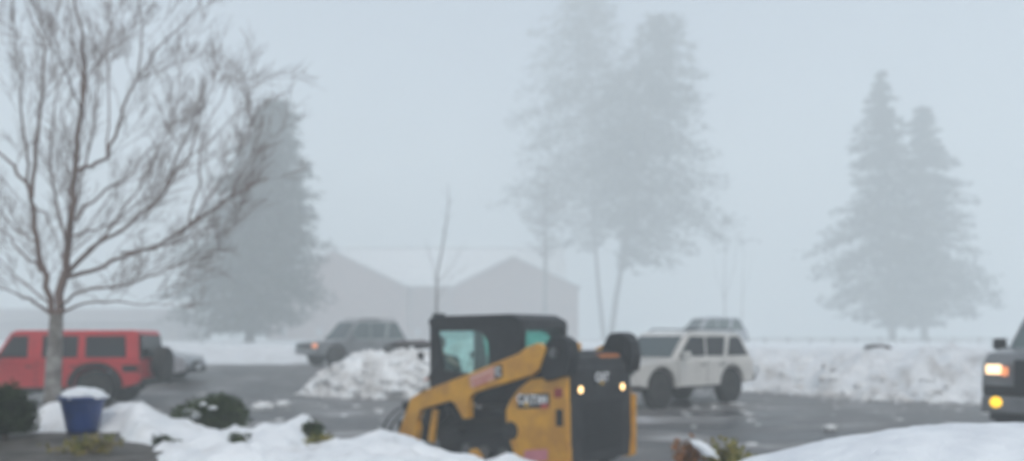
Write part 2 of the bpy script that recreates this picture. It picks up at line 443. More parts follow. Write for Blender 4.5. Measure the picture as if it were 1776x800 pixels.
def crown_tree(name, d, base_px, rows, trunk, label, cat, seed, m='needles', size=.35, dens=1.0, droop=.25, group=None, whorl=.75, gap=.25, tr=.35, zb=None, barkm='barkdark', ang=0.0, step=.55, KF=1.36, wob=.22):
    """rows: (py, left px, right px) outline seen from the camera; trunk: (px, py) points from the base upward"""
    rnd = random.Random(seed); K_ = KF; d *= K_; size *= K_; whorl *= K_; tr *= K_; step *= K_
    B = W(base_px[0], base_px[1], d)
    if zb is not None: B.z = zb
    root = thing(name, B, label, cat, group=group)
    T = [W(px, py, d) - B for px, py in trunk]; T[0].z = -.3
    k = len(T)
    bm = NB(); tube(bm, T, [tr * (1 - .85 * i / (k - 1)) for i in range(k)], 10)
    rws = sorted((CZ - (py - HY) / F * d - B.z, (l - CX) / F * d - B.x, (r - CX) / F * d - B.x) for py, l, r in rows)
    def axis_x(z):
        for a, b in zip(T, T[1:]):
            if z <= b.z: return a.lerp(b, max(0, (z - a.z) / (b.z - a.z + 1e-6)))
        return T[-1]
    vs = []; fs = []
    z = rws[0][0]; top = rws[-1][0]
    while z < top:
        l, r = table(rws, z); ax = axis_x(z)
        R_ = max(.15, r - ax.x); L_ = max(.15, ax.x - l); Dp = (R_ + L_) / 2
        nb = max(5, int(7.5 * dens))
        a0 = rnd.random() * 6.28
        for q in range(nb):
            if rnd.random() < gap * .5: continue
            an = a0 + 2 * PI * q / nb + rnd.uniform(-.3, .3)
            c, s = math.cos(an), math.sin(an)
            reach = 1 / math.sqrt((c / (R_ if c > 0 else L_)) ** 2 + (s / Dp) ** 2) * rnd.choice([.70, .85, .96, 1.04, 1.14]) * (1 + wob * fbm(c * 1.3 + seed, z / K_ * .35, s * 1.3) + wob * .6 * fbm(seed + z / K_ * 1.1, c, s))
            dr = droop * reach * rnd.uniform(.4, 1.3)
            st = Vector((ax.x, ax.y, z + rnd.uniform(-.3, .3) + dr * .6))
            en = Vector((ax.x + c * reach, s * reach, st.z - dr))
            mid = (st + en) / 2 + Vector((0, 0, dr * .25))
            tube(bm, [st, mid, en], [tr * .18, tr * .1, .01], 5, False)
            nn = max(2, int(reach / step))
            for j in range(nn + 1):
                t = .18 + .86 * j / nn
                if rnd.random() < gap * .5: continue
                p = st.lerp(mid, t * 2) if t < .5 else mid.lerp(en, t * 2 - 1)
                spread = .22 * reach * (1.15 - t * .7) + .3
                for _ in range(int(10 * dens)):
                    o = Vector((rnd.gauss(0, 1) * spread, rnd.gauss(0, 1) * spread, rnd.gauss(0, .55) * spread - .1))
                    u = Vector((c + rnd.gauss(0, .6), s + rnd.gauss(0, .6), -.3 + rnd.gauss(0, .35))).normalized() * size * rnd.uniform(.5, 1.2)
                    v = u.cross(Vector((rnd.gauss(0, .5), rnd.gauss(0, .5), 1))).normalized() * size * rnd.uniform(.3, .7)
                    leaf(vs, fs, p + o * .6, u, v)
        z += whorl * rnd.uniform(.8, 1.2)
    obj('trunk', bm, barkm, root, smo=True)
    faces_obj('crown', vs, fs, m, root)
    return root

crown_tree('spruce_tree', 52, (445, 592), [(172, 466, 492), (195, 448, 506), (215, 438, 512), (260, 418, 522), (300, 402, 530), (345, 395, 532), (370, 372, 546), (400, 362, 545), (450, 335, 552), (500, 312, 556), (545, 300, 545), (572, 345, 470)],
           [(432, 592), (440, 500), (455, 400), (470, 280), (479, 165)], 'broad dark spruce behind the bare branches at left', 'conifer', 11, zb=1.2, KF=1.85, size=.30, dens=1.6, droop=.2, whorl=.55, gap=.12)
crown_tree('fir_tree', 74, (1548, 600), [(128, 1524, 1533), (160, 1512, 1542), (210, 1495, 1552), (260, 1480, 1562), (330, 1462, 1575), (380, 1445, 1588), (425, 1436, 1592), (440, 1455, 1590), (475, 1420, 1600), (552, 1478, 1590), (562, 1520, 1575)],
           [(1548, 604), (1545, 480), (1538, 330), (1528, 156)], 'taller pointed fir of the pair on the snowy rise at right', 'conifer', 21, m='needles2', zb=1.0, size=.40, dens=1.2, KF=1.95, whorl=.7, droop=.22, gap=.25, group='fir trees at right')
crown_tree('fir_tree', 76, (1603, 600), [(182, 1594, 1604), (215, 1582, 1618), (270, 1572, 1640), (330, 1560, 1664), (370, 1560, 1672), (385, 1560, 1682), (430, 1560, 1680), (470, 1560, 1700), (512, 1560, 1712), (535, 1570, 1695), (560, 1585, 1640)],
           [(1603, 604), (1603, 480), (1602, 330), (1599, 182)], 'shorter fir of the pair, right of the taller pointed one', 'conifer', 22, m='needles2', zb=1.0, size=.40, dens=1.2, KF=1.95, whorl=.7, droop=.22, gap=.25, group='fir trees at right')
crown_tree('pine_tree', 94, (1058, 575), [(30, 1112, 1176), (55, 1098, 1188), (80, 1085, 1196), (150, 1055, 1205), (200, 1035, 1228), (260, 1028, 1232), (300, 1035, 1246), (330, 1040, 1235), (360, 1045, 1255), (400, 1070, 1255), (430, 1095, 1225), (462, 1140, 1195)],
           [(1058, 590), (1068, 520), (1084, 430), (1108, 300), (1130, 160), (1146, 30)], 'tall pine with dense lopsided crown, its trunk leaning right behind the loader', 'conifer', 31, m='hazed', zb=1.0, size=.46, dens=1.1, KF=1.62, whorl=1.0, droop=.28, gap=.32, wob=.2)
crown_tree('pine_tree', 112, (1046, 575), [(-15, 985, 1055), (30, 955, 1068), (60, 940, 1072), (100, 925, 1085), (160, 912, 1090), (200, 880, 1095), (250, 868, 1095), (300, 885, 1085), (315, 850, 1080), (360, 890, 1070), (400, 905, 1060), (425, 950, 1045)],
           [(1048, 590), (1038, 500), (1030, 400), (1026, 200), (1020, -15)], 'tallest fog-faded pine with straight trunk and ragged open crown', 'conifer', 32, m='hazed', zb=1.0, size=.46, dens=1.0, KF=1.52, whorl=1.15, droop=.18, gap=.38, wob=.2)
crown_tree('maple_tree', 84, (945, 575), [(290, 935, 960), (330, 915, 980), (380, 900, 990), (410, 905, 985), (440, 925, 965)],
           [(945, 590), (946, 480), (945, 400), (947, 290)], 'small reddish tree under the tall pines, left of their trunks', 'tree', 33, m='leaves_red', KF=1.7, zb=1.0, size=.22, dens=.9, whorl=.8, droop=-.5, gap=.5, tr=.3)

# bare trees
def bare_tree(name, B, stems, label, seed, depth_var, thick, levels, barkm='bark', trunk_pts=None, trunk_r=None, twigs=6):
    """stems: main limbs as point lists (local metres) with start radius; finer branches grow from them"""
    rnd = random.Random(seed)
    root = thing(name, B, label, 'tree')
    tb = NB(); cb = NB()
    tube(tb, trunk_pts, trunk_r, 12)
    def grow(p0, dirv, length, r, lv):
        n = 4; pts = [p0]; d = dirv.normalized(); p = p0
        for i in range(n):
            d = (d + Vector((rnd.gauss(0, .07), rnd.gauss(0, .07), rnd.gauss(.04, .06)))).normalized()
            p = p + d * length / n; pts.append(p)
        tube(cb, pts, [max(.0016, r * (1 - .8 * i / n)) for i in range(n + 1)], 5 if lv < 2 else 3, False)
        if lv < levels:
            for i in range(twigs if lv == 0 else 5):
                t = rnd.uniform(.25, 1); k = min(n - 1, int(t * n)); q = pts[k].lerp(pts[k + 1], t * n - k)
                ax = Vector((rnd.gauss(0, 1), rnd.gauss(0, 1), rnd.gauss(0, 1))).cross(d).normalized()
                nd = (Matrix.Rotation(rnd.uniform(.35, .75), 3, ax) @ d + Vector((0, 0, .15))).normalized()
                grow(q, nd, length * rnd.uniform(.35, .62), max(.0022, r * .5), lv + 1)
    for pts, r in stems:
        k = len(pts)
        fine = []
        for i in range(k - 1):
            for s in range(3):
                fine.append(pts[i].lerp(pts[i + 1], s / 3) + Vector((rnd.gauss(0, .012), rnd.gauss(0, .012), rnd.gauss(0, .012))))
        fine.append(pts[-1]); m_ = len(fine)
        r *= .84; tube(cb, fine, [max(.005, r * (1 - .82 * i / (m_ - 1))) for i in range(m_)], 7, False)
        tot = sum((a - b).length for a, b in zip(fine, fine[1:]))
        for i in range(int(tot * thick)):
            t = rnd.uniform(.18, 1) * (m_ - 1); kk = min(m_ - 2, int(t)); q = fine[kk].lerp(fine[kk + 1], t - kk)
            d = (fine[kk + 1] - fine[kk]).normalized()
            ax = Vector((rnd.gauss(0, 1), rnd.gauss(0, 1), rnd.gauss(0, 1))).cross(d).normalized()
            nd = (Matrix.Rotation(rnd.uniform(.3, .8), 3, ax) @ d + Vector((0, 0, .2))).normalized()
            grow(q, nd, rnd.uniform(.45, 1.15) * depth_var * (1 - .35 * t / m_), r * .13 * (1 - .6 * t / m_) + .0014, 0)
    obj('trunk', tb, barkm, root, smo=True)
    obj('branches', cb, 'twig' if barkm == 'bark' else barkm, root, smo=True)
    return root

D = 9.6
B = W(90, 700, D); B.z = snow_z(B.x, B.y) - .05
rt = random.Random(5)
def L(pxs, dy0=0.0, dy1=0.0):
    n = len(pxs)
    return [W(px, py, D + lerp(dy0, dy1, i / (n - 1))) - B for i, (px, py) in enumerate(pxs)]
stems = [
    (L([(97, 560), (108, 490), (116, 430), (122, 380), (128, 300), (140, 200), (150, 120), (138, 60), (120, -40)], 0, .2), .062),
    (L([(95, 555), (80, 500), (68, 440), (58, 370), (50, 330), (25, 290), (-10, 260), (-70, 200)], 0, -.5), .048),
    (L([(54, 345), (62, 250), (72, 170), (80, 90), (55, 30), (30, -40)], -.2, .3), .028),
    (L([(50, 335), (42, 260), (38, 170), (30, 80), (20, 0)], -.2, -.7), .020),
    (L([(60, 360), (80, 370), (100, 420), (110, 450)], 0, 0), .016),
    (L([(112, 478), (150, 440), (175, 420), (220, 392), (275, 345), (300, 310), (330, 270), (355, 180)], 0, -.7), .034),
    (L([(112, 480), (160, 470), (210, 445), (270, 430), (320, 400), (385, 352), (430, 325), (465, 305)], 0, .6), .034),
    (L([(210, 440), (290, 425), (350, 400), (410, 380)], 0, 1.0), .018),
    (L([(104, 530), (140, 505), (200, 500), (260, 480), (310, 462), (380, 440)], 0, -.9), .022),
    (L([(100, 545), (150, 525), (200, 520), (250, 530), (300, 525)], 0, -1.0), .020),
    (L([(122, 385), (150, 360), (185, 330), (225, 305), (260, 260), (320, 230)], 0, .8), .024),
    (L([(118, 410), (165, 400), (200, 380), (250, 350), (330, 325)], 0, 1.2), .018),
    (L([(132, 300), (160, 290), (185, 270), (205, 220), (222, 165), (240, 130), (290, 70), (350, 5)], 0, -.4), .030),
    (L([(240, 135), (245, 80), (240, 10), (250, -40)], -.3, -.5), .014),
    (L([(238, 140), (290, 115), (330, 100)], -.3, .2), .011),
    (L([(143, 180), (150, 130), (190, 85), (240, 55)], 0, .6), .018),
    (L([(148, 156), (125, 70), (115, 0)], 0, .3), .014),
    (L([(140, 190), (120, 140), (95, 90), (60, 20)], .1, -.8), .014),
    (L([(185, 275), (188, 190), (185, 90), (190, -10)], -.2, .7), .014),
    (L([(290, 330), (320, 240), (345, 180), (395, 130)], -.4, -.9), .013),
    (L([(325, 395), (345, 320), (350, 240), (385, 170), (400, 130)], .2, 1.1), .015),
    (L([(95, 550), (60, 525), (30, 510), (-30, 495)], 0, -.7), .026),
    (L([(72, 470), (40, 440), (0, 400), (-60, 370)], 0, .8), .020),
    (L([(66, 420), (30, 400), (-30, 330)], 0, 1.1), .016),
    (L([(90, 530), (40, 490), (0, 450), (-50, 430)], 0, 1.0), .016),
    (L([(118, 430), (95, 350), (85, 260), (100, 150), (90, 40)], 0, 1.2), .020),
    (L([(120, 400), (140, 310), (165, 220), (170, 120), (200, 20)], 0, 1.3), .018),
    (L([(300, 408), (360, 370), (410, 335), (450, 312)], .3, .9), .012),
    (L([(340, 380), (385, 310), (420, 250), (440, 200)], .3, 1.2), .012),
    (L([(330, 395), (400, 340), (440, 260), (455, 200)], -.3, -.9), .012),
    (L([(250, 380), (300, 300), (370, 240), (420, 190)], .3, .2), .012),
    (L([(290, 465), (350, 440), (410, 432)], -.6, -1.2), .010),
    (L([(110, 480), (180, 410), (240, 330), (300, 200), (320, 90)], 0, 1.7), .020),
]
tp = L([(86, 735), (90, 700), (93, 640), (96, 590), (98, 545)])
bare_tree('maple_tree', B, stems, 'leafless multi-stemmed tree with pale trunk beside the blue pot', 77, .95, 3.5, 2, trunk_pts=tp, trunk_r=[.12, .098, .088, .082, .072], twigs=6)

def small_bare(px, base_py, d, lines, label, seed, r, zb=1.0, lv=1, thick=2.2, dv=1.5, tr=None):
    Bp = W(px, base_py, d); Bp.z = zb
    st = [([W(a, b, d + i * .3) - Bp for i, (a, b) in enumerate(ln)], rr) for ln, rr in lines[1:]]
    t0 = [W(a, b, d) - Bp for a, b in lines[0]]; t0[0].z = -.2
    n = len(t0)
    bare_tree('bare_tree', Bp, st, label, seed, dv, thick, lv, barkm='barkdark', trunk_pts=t0, trunk_r=[r * (1 - .5 * i / (n - 1)) for i in range(n)], twigs=4)
small_bare(758, 590, 60, [[(758, 600), (757, 540), (758, 480)], ([(758, 480), (767, 430), (774, 390), (778, 350), (776, 318)], .085), ([(758, 500), (748, 450), (735, 410)], .03), ([(760, 490), (785, 460), (800, 430)], .04), ([(758, 520), (775, 490), (810, 460)], .03)],
           'spindly leafless sapling standing left of the loader cab', 5, .14, zb=1.0, thick=1.4, dv=1.5)
small_bare(1256, 590, 160, [[(1256, 600), (1257, 540), (1256, 480)], ([(1256, 480), (1258, 420), (1254, 360)], .12), ([(1257, 520), (1275, 460), (1280, 400)], .08), ([(1256, 520), (1240, 470), (1232, 420)], .08)],
           'faint leafless tree in the fog above the white car roof', 6, .2, dv=3.6, thick=.9)
small_bare(1286, 590, 170, [[(1286, 600), (1287, 540), (1288, 490)], ([(1288, 490), (1290, 440), (1286, 400)], .10), ([(1287, 520), (1300, 480), (1306, 440)], .06)],
           'fainter leafless tree just right of the other bare one above the white car', 7, .16, dv=3.6, thick=.9)

# ------------------------------------------------------------------ shrubs
def shrub(name, c, r, m, label, seed, n=2600, size=.03, cat='shrub', snowcap=None, spike=0.0, lobes=5):
    rnd = random.Random(seed); root = thing(name, c, label, cat)
    vs = []; fs = []
    lob = [(Vector((rnd.gauss(0, .3), rnd.gauss(0, .3), rnd.uniform(-.1, .35))), rnd.uniform(.55, .8)) for _ in range(lobes)] + [(Vector((0, 0, .1)), .85)]
    for _ in range(n):
        o, s = rnd.choice(lob)
        d = Vector((rnd.gauss(0, 1), rnd.gauss(0, 1), rnd.gauss(.25, 1))).normalized()
        rr = s * rnd.uniform(.72, 1.03) * (1 + .18 * fbm(d.x * 3 + seed, d.y * 3, d.z * 3)) + (spike * rnd.random() ** 3)
        p = o + d * rr
        if p.z < -.3: continue
        p = Vector((p.x * r[0], p.y * r[1], p.z * r[2]))
        u = (d + Vector((rnd.gauss(0, .5), rnd.gauss(0, .5), rnd.gauss(.2, .5)))).normalized() * size * rnd.uniform(.6, 1.4)
        v = u.cross(Vector((rnd.gauss(0, 1), rnd.gauss(0, 1), rnd.gauss(0, 1)))).normalized() * size * .8
        leaf(vs, fs, p, u, v)
    faces_obj('foliage', vs, fs, m, root)
    bm = NB()
    for i in range(9):
        a = rnd.random() * 6.28; e = Vector((math.cos(a) * r[0] * .6, math.sin(a) * r[1] * .6, r[2] * rnd.uniform(.3, .8)))
        tube(bm, [Vector((0, 0, -.35 * r[2] - .1)), e * .5 + Vector((0, 0, .02)), e], [.014, .009, .004], 5, False)
    obj('stem', bm, 'twig', root, smo=True)
    if snowcap:
        for j, (x, y, z, a, b_, c_) in enumerate(snowcap):
            bm = NB(); blob(bm, (x, y, z), (a, b_, c_), 3, .35, 2.2, j * 4 + seed)
            tag(obj('snow_patch', bm, 'snow', root, smo=True))
    return root
p = W(378, 720, 9.4)
shrub('boxwood_shrub', (p.x, p.y, .66), (.42, .42, .33), 'box', 'rounded dark green shrub with snow patches behind the front snow bank', 3, 9000, .022,
      snowcap=[(-.14, -.33, .12, .06, .03, .05), (-.07, -.28, .24, .04, .03, .025), (.05, -.30, .20, .05, .03, .02), (-.28, -.2, .16, .05, .03, .02)])
p = W(8, 700, 8.4)
shrub('juniper_shrub', (p.x, p.y, .76), (.22, .26, .36), 'juniper', 'feathery dark green evergreen shrub at the left edge of the picture', 8, 8000, .024, spike=.35)
p = W(540, 765, 8.0)
shrub('boxwood_shrub', (p.x, p.y, .68), (.13, .13, .14), 'box', 'small green shrub tip poking from the front snow bank', 9, 1500, .018, spike=.3)

def sprig(px, py, d, h, m, label, seed, n=9, spread=.12, lf=.025, name='dry_plant', z=None):
    rnd = random.Random(seed); q = W(px, py, d); zz = snow_z(q.x, q.y) if z is None else z
    root = thing(name, (q.x, q.y, zz - .03), label, 'plant')
    bm = NB(); vs = []; fs = []
    for i in range(n):
        e = Vector((rnd.gauss(0, spread), rnd.gauss(0, spread), h * rnd.uniform(.6, 1.1))); s = Vector((e.x * .2, e.y * .2, 0)); mid = s.lerp(e, .5) + Vector((0, 0, h * .1))
        tube(bm, [s, mid, e], [.006, .004, .002], 4, False)
        for k in range(int(34)):
            t = rnd.uniform(.25, 1.05); c = s.lerp(e, t) + Vector((rnd.gauss(0, .022), rnd.gauss(0, .022), rnd.gauss(0, .022)))
            u = Vector((rnd.gauss(0, 1), rnd.gauss(0, 1), rnd.gauss(.5, 1))).normalized() * lf * rnd.uniform(.5, 1.3)
            v = u.cross(Vector((rnd.gauss(0, 1), rnd.gauss(0, 1), rnd.gauss(0, 1)))).normalized() * lf
            leaf(vs, fs, c, u, v)
    obj('stem', bm, 'twig', root, smo=True); faces_obj('foliage', vs, fs, m, root)
    return root
sprig(150, 795, 7.3, .13, 'ochre', 'yellowish dry plant on the paving in front of the blue pot', 1, 14, .14, z=.62)
sprig(278, 775, 7.7, .16, 'juniper', 'dark leafy sprig in the snow below the snow-patched shrub', 2, 9, .07)
sprig(412, 800, 7.2, .10, 'box', 'green sprig in the snow at the bottom, right of the dark leafy sprig', 3, 8, .07)
sprig(555, 798, 7.2, .10, 'ochre', 'low yellow-green sprig in the snow below the small shrub tip', 4, 8, .07)
sprig(1192, 790, 6.6, .30, 'russet', 'russet-brown plant at the bottom edge right of the loader', 5, 18, .08, .028, z=.50)
sprig(1256, 800, 6.6, .30, 'ochre', 'olive plant at the bottom edge beside the russet one', 6, 22, .10, .028, z=.50)
q = W(1222, 778, 6.5); bm = NB(); blob(bm, (0, 0, 0), (.12, .06, .035), 3, .4, 2, 2)
for v in bm.verts: v.co = Matrix.Rotation(R(32), 3, 'Y') @ v.co
tag(obj('snow_clump', bm, 'snow', smo=True, loc=q), 'small white snow clump caught between the russet and olive plants', 'snow clump')

# ------------------------------------------------------------------ pot
q = W(143, 748, 8.9)
pot = thing('plant_pot', (q.x, q.y, .604), 'glazed blue flower pot with a cap of snow beside the pale trunk', 'plant pot')
bm = NB()
lathe(bm, [(.135, 0), (.15, .005), (.165, .06), (.20, .24), (.222, .34), (.222, .352), (.242, .356), (.248, .375), (.248, .405), (.24, .415), (.215, .412), (.205, .38), (.19, .36)], (0, 0, 0), 'z', 40)
obj('vessel', bm, 'blue', pot, smo=True)
bm = NB(); blob(bm, (.02, 0, .405), (.235, .22, .10), 4, .22, 1.4, 6, flat=-.2); obj('snow_cap', bm, 'snow_smooth', pot, smo=True)

# ------------------------------------------------------------------ cars
def arch(cx, r, z0, n=10, up=1.0):
    return [(cx + r * math.cos(PI - PI * k / n), z0 + up * r * math.sin(PI * k / n)) for k in range(n + 1)]

def wheel(parent, x, y, r, w, rimm='rim', spokes=6, out=1):
    bm = NB()
    lathe(bm, [(r * .60, -w / 2), (r * .9, -w / 2), (r * .98, -w * .38), (r, -w * .2), (r, w * .2), (r * .98, w * .38), (r * .9, w / 2), (r * .60, w / 2)], (0, 0, 0), 'y', 32)
    for k in range(36):
        a = 2 * PI * k / 36
        box(bm, (math.cos(a) * r, 0, math.sin(a) * r), (.02, w * .8, .03), Matrix.Rotation(-a, 4, 'Y'))
    o = obj('wheel', bm, 'rubber', parent, loc=(x, y, r))
    bm = NB(); s = out
    lathe(bm, [(r * .62, s * w * .44), (r * .60, s * w * .50), (r * .52, s * w * .49), (r * .50, s * w * .2), (r * .10, s * w * .2), (.001, s * w * .2)], (0, 0, 0), 'y', 28)
    lathe(bm, [(.001, s * w * .42), (r * .14, s * w * .42), (r * .16, s * w * .2)], (0, 0, 0), 'y', 14)
    for k in range(spokes):
        a = 2 * PI * k / spokes
        box(bm, (math.cos(a) * r * .32, s * w * .36, math.sin(a) * r * .32), (r * .42, .03, r * .13), Matrix.Rotation(-a, 4, 'Y'))
    obj('rim', bm, rimm, o)
    return o

def car(root, P):
    """P: dict describing the vehicle, x forward, z up, half-width w"""
    w = P['w']; paint = P['paint']
    bm = NB(); prism(bm, P['body'], -w, w, P.get('bodyf')); obj('body', bm, paint, root, bevel=P.get('bev', .045), smo=False, seg=3)
    z0 = P['belt']; k = P['tumble']; wg = P.get('wg', w - .03)
    yf = lambda z: 1 - k * (z - z0)
    bm = NB(); prism(bm, P['cabin'], -wg, wg, yf); obj('cabin', bm, P.get('cabpaint', paint), root, bevel=.035, seg=2)
    bm = NB(); box(bm, P.get('under_c', (0, 0, .55)), P.get('under_s', (P['len'] * .86, 2 * w - .5, .45))); obj('chassis', bm, 'black', root)
    for win in P['side_windows']:
        for s in (1, -1):
            bm = NB(); slab(bm, [(x, s * (wg * yf(z) + .003), z) for x, z in win], .010, Vector((0, s, 0))); obj('side_window', bm, P.get('glass', 'carglass'), root)
    for nm, (x0, za), (x1, zb), ins in P['end_windows']:
        n = Vector((zb - za, 0, -(x1 - x0))).normalized()
        if n.z < 0: n = -n
        if nm == 'rear_window' and n.x > 0: n = -n
        if nm == 'windscreen' and n.x < 0: n = -n
        y0 = wg * yf(za) - ins; y1 = wg * yf(zb) - ins
        bm = NB(); slab(bm, [Vector((x0, -y0, za)) + n * .004, Vector((x0, y0, za)) + n * .004, Vector((x1, y1, zb)) + n * .004, Vector((x1, -y1, zb)) + n * .004], .008, n); obj(nm, bm, P.get('wsglass', P.get('glass', 'carglass')), root)
    for x in P['axles']:
        for s in (1, -1): wheel(root, x, s * (w - P['tw'] / 2 - P.get('inset', .02)), P['r'], P['tw'], P.get('rim', 'rim'), out=s)
    # door seams and handles, mirrors
    for x, za, zb in P.get('seams', []):
        for s in (1, -1):
            bm = NB(); box(bm, (x, s * (w + .0005), (za + zb) / 2), (.012, .006, zb - za)); obj('door_seam', bm, 'black', root)
    for x, z in P.get('handles', []):
        for s in (1, -1):
            bm = NB(); box(bm, (x, s * (w + .012), z), (.17, .03, .035)); obj('door_handle', bm, P.get('handlem', 'black'), root, bevel=.01)
    if 'mirror' in P:
        x, z = P['mirror']
        for s in (1, -1):
            bm = NB(); box(bm, (x, s * (w + .16), z), (.11, .20, .19)); 
            mo = obj('mirror', bm, P.get('mirrorm', 'black'), root, bevel=.035, seg=3)
            bm = NB(); box(bm, (x, s * (w + .03), z - .06), (.05, .14, .04)); obj('mirror_arm', bm, 'black', mo)
    for nm, c, s, m in P.get('boxes', []):
        bm = NB(); box(bm, c, s); obj(nm, bm, m, root, bevel=min(s) * .25, seg=2)

# red off-roader
def jeep():
    yaw = R(180 + 5)
    # local: rear of the tub at x=-2.1, rear axle at -1.25
    rearpt = W(168, 700, 19.4)                     # rear left wheel on the near side
    h = Vector((math.cos(yaw), math.sin(yaw), 0)); l = Vector((-h.y, h.x, 0))
    c = Vector((rearpt.x, rearpt.y, 0)) - h * (-1.28) - l * .82
    c.z = lot_z(c.x, c.y)
    t = thing('off_road_car', c, 'red boxy four-door off-roader with rear spare wheel parked behind the bare tree', 'car', yaw)
    r = .43
    body = [(-2.30, 1.13), (-2.32, .62), (-2.1, .50)] + arch(-1.28, .57, .46, 8, .95) + [(-.62, .46), (.98, .46)] + arch(1.90, .57, .46, 8, .95) + [(2.56, .60), (2.60, 1.02), (1.10, 1.14)]
    cabin = [(-2.30, 1.13), (-2.23, 1.80), (-2.13, 1.865), (.62, 1.855), (.74, 1.79), (1.12, 1.13)]
    P = dict(w=.90, wg=.86, belt=1.13, tumble=.14, len=4.4, paint='red', body=body, cabin=cabin, r=r, tw=.28, inset=-.05, axles=(-1.28, 1.90), bev=.04,
             side_windows=[[(-1.98, 1.20), (-1.94, 1.72), (-1.02, 1.72), (-1.02, 1.20)][::-1], [(-.84, 1.20), (-.84, 1.72), (-.02, 1.72), (-.02, 1.20)][::-1], [(.32, 1.20), (.32, 1.72), (.68, 1.72), (1.0, 1.20)][::-1]],
             end_windows=[('rear_window', (-2.30, 1.18), (-2.245, 1.74), .08), ('windscreen', (1.08, 1.20), (.79, 1.72), .08)],
             seams=[(1.05, .5, 1.12), (.10, .5, 1.12), (-.93, .62, 1.12)], handles=[(.26, .98), (-.78, .98)], mirror=(.98, 1.22),
             boxes=[('rear_bumper', (-2.40, 0, .58), (.18, 1.7, .20), 'black'), ('front_bumper', (2.70, 0, .60), (.22, 1.75, .22), 'black'),
                    ('tail_light', (-2.28, .84, .92), (.10, .13, .24), 'taillens'), ('tail_light', (-2.28, -.84, .92), (.10, .13, .24), 'taillens'),
                    ('light_guard', (-2.08, .905, .93), (.34, .02, .16), 'black'), ('rocker', (.18, .88, .44), (1.5, .12, .08), 'black'),
                    ('hardtop_corner', (-2.31, .80, 1.45), (.03, .09, .62), 'black'), ('grille', (2.61, 0, .86), (.04, 1.1, .36), 'black')])
    car(t, P)
    for x in (-1.28, 1.90):                           # flat black fender flares
        for s in (1, -1):
            bm = NB(); o_ = arch(x, .64, .50, 12, .92); i_ = arch(x, .55, .50, 12, .95)
            prism(bm, o_ + i_[::-1], s * .88, s * 1.0); obj('fender_flare', bm, 'black', t, bevel=.015)
    # spare
    bm = NB(); lathe(bm, [(.26, -.14), (.39, -.14), (.43, -.1), (.44, 0), (.43, .1), (.39, .14), (.26, .14)], (-2.56, -.05, 1.02), 'x', 32)
    s_ = obj('spare_wheel', bm, 'rubber', t)
    bm = NB(); lathe(bm, [(.27, -.10), (.22, -.12), (.1, -.06), (.001, -.06)], (-2.56, -.05, 1.02), 'x', 24); lathe(bm, [(.27, .1), (.001, .1)], (-2.56, -.05, 1.02), 'x', 24); obj('rim', bm, 'rim', s_)
    bm = NB(); box(bm, (-2.38, -.05, 1.0), (.24, .3, .3)); obj('spare_carrier', bm, 'black', t, bevel=.02)
    # windscreen reflection painted as a mint plate on the front door window
    bm = NB(); slab(bm, [(.40, .805, 1.60), (.72, .80, 1.64), (.55, .82, 1.36)][::-1], .006, Vector((0, 1, 0))); obj('window_reflection', bm, 'mint', t)
jeep()

def sedan():
    yaw = R(2); c = W(348, 672, 25.2); c = Vector((c.x - 2.75, c.y + .9, 0)); c.z = lot_z(c.x, c.y)
    t = thing('parked_car', c, 'silver-grey car whose nose shows behind the red off-roader', 'car', yaw)
    body = [(-2.2, .95), (-2.25, .45), (-1.9, .32)] + arch(-1.35, .38, .32, 8) + [(-.9, .28), (.85, .28)] + arch(1.32, .38, .32, 8) + [(1.85, .30), (2.18, .38), (2.24, .62), (2.12, .84), (1.2, .98)]
    car(t, dict(w=.88, belt=.95, tumble=.28, len=4.2, paint='silver', body=body, cabin=[(-1.9, .93), (-1.5, 1.36), (-1.0, 1.46), (.1, 1.45), (.45, 1.36), (1.15, .95)], r=.33, tw=.21, axles=(-1.35, 1.32), rim='rimlight', bev=.06,
           side_windows=[[(-1.45, 1.0), (-1.3, 1.34), (-.55, 1.38), (-.55, 1.0)][::-1], [(-.47, 1.0), (-.47, 1.38), (.2, 1.36), (.75, 1.0)][::-1]],
           end_windows=[('windscreen', (1.08, 1.0), (.48, 1.35), .08), ('rear_window', (-1.85, .98), (-1.53, 1.33), .08)], under_c=(0, 0, .45), under_s=(3.8, 1.3, .3),
           seams=[(.75, .35, .95), (-.5, .35, .95)], handles=[(-.3, .82), (-1.2, .82)], mirror=(.75, 1.0), mirrorm='silver',
           boxes=[('headlight', (2.10, -.68, .70), (.16, .30, .14), 'lightglass'), ('headlight', (2.10, .68, .70), (.16, .30, .14), 'lightglass'), ('grille', (2.22, 0, .60), (.05, .7, .16), 'black'),
                  ('bumper', (2.22, 0, .38), (.12, 1.6, .16), 'black'), ('number_plate', (2.30, 0, .48), (.02, .32, .15), 'decal_white')]))
sedan()

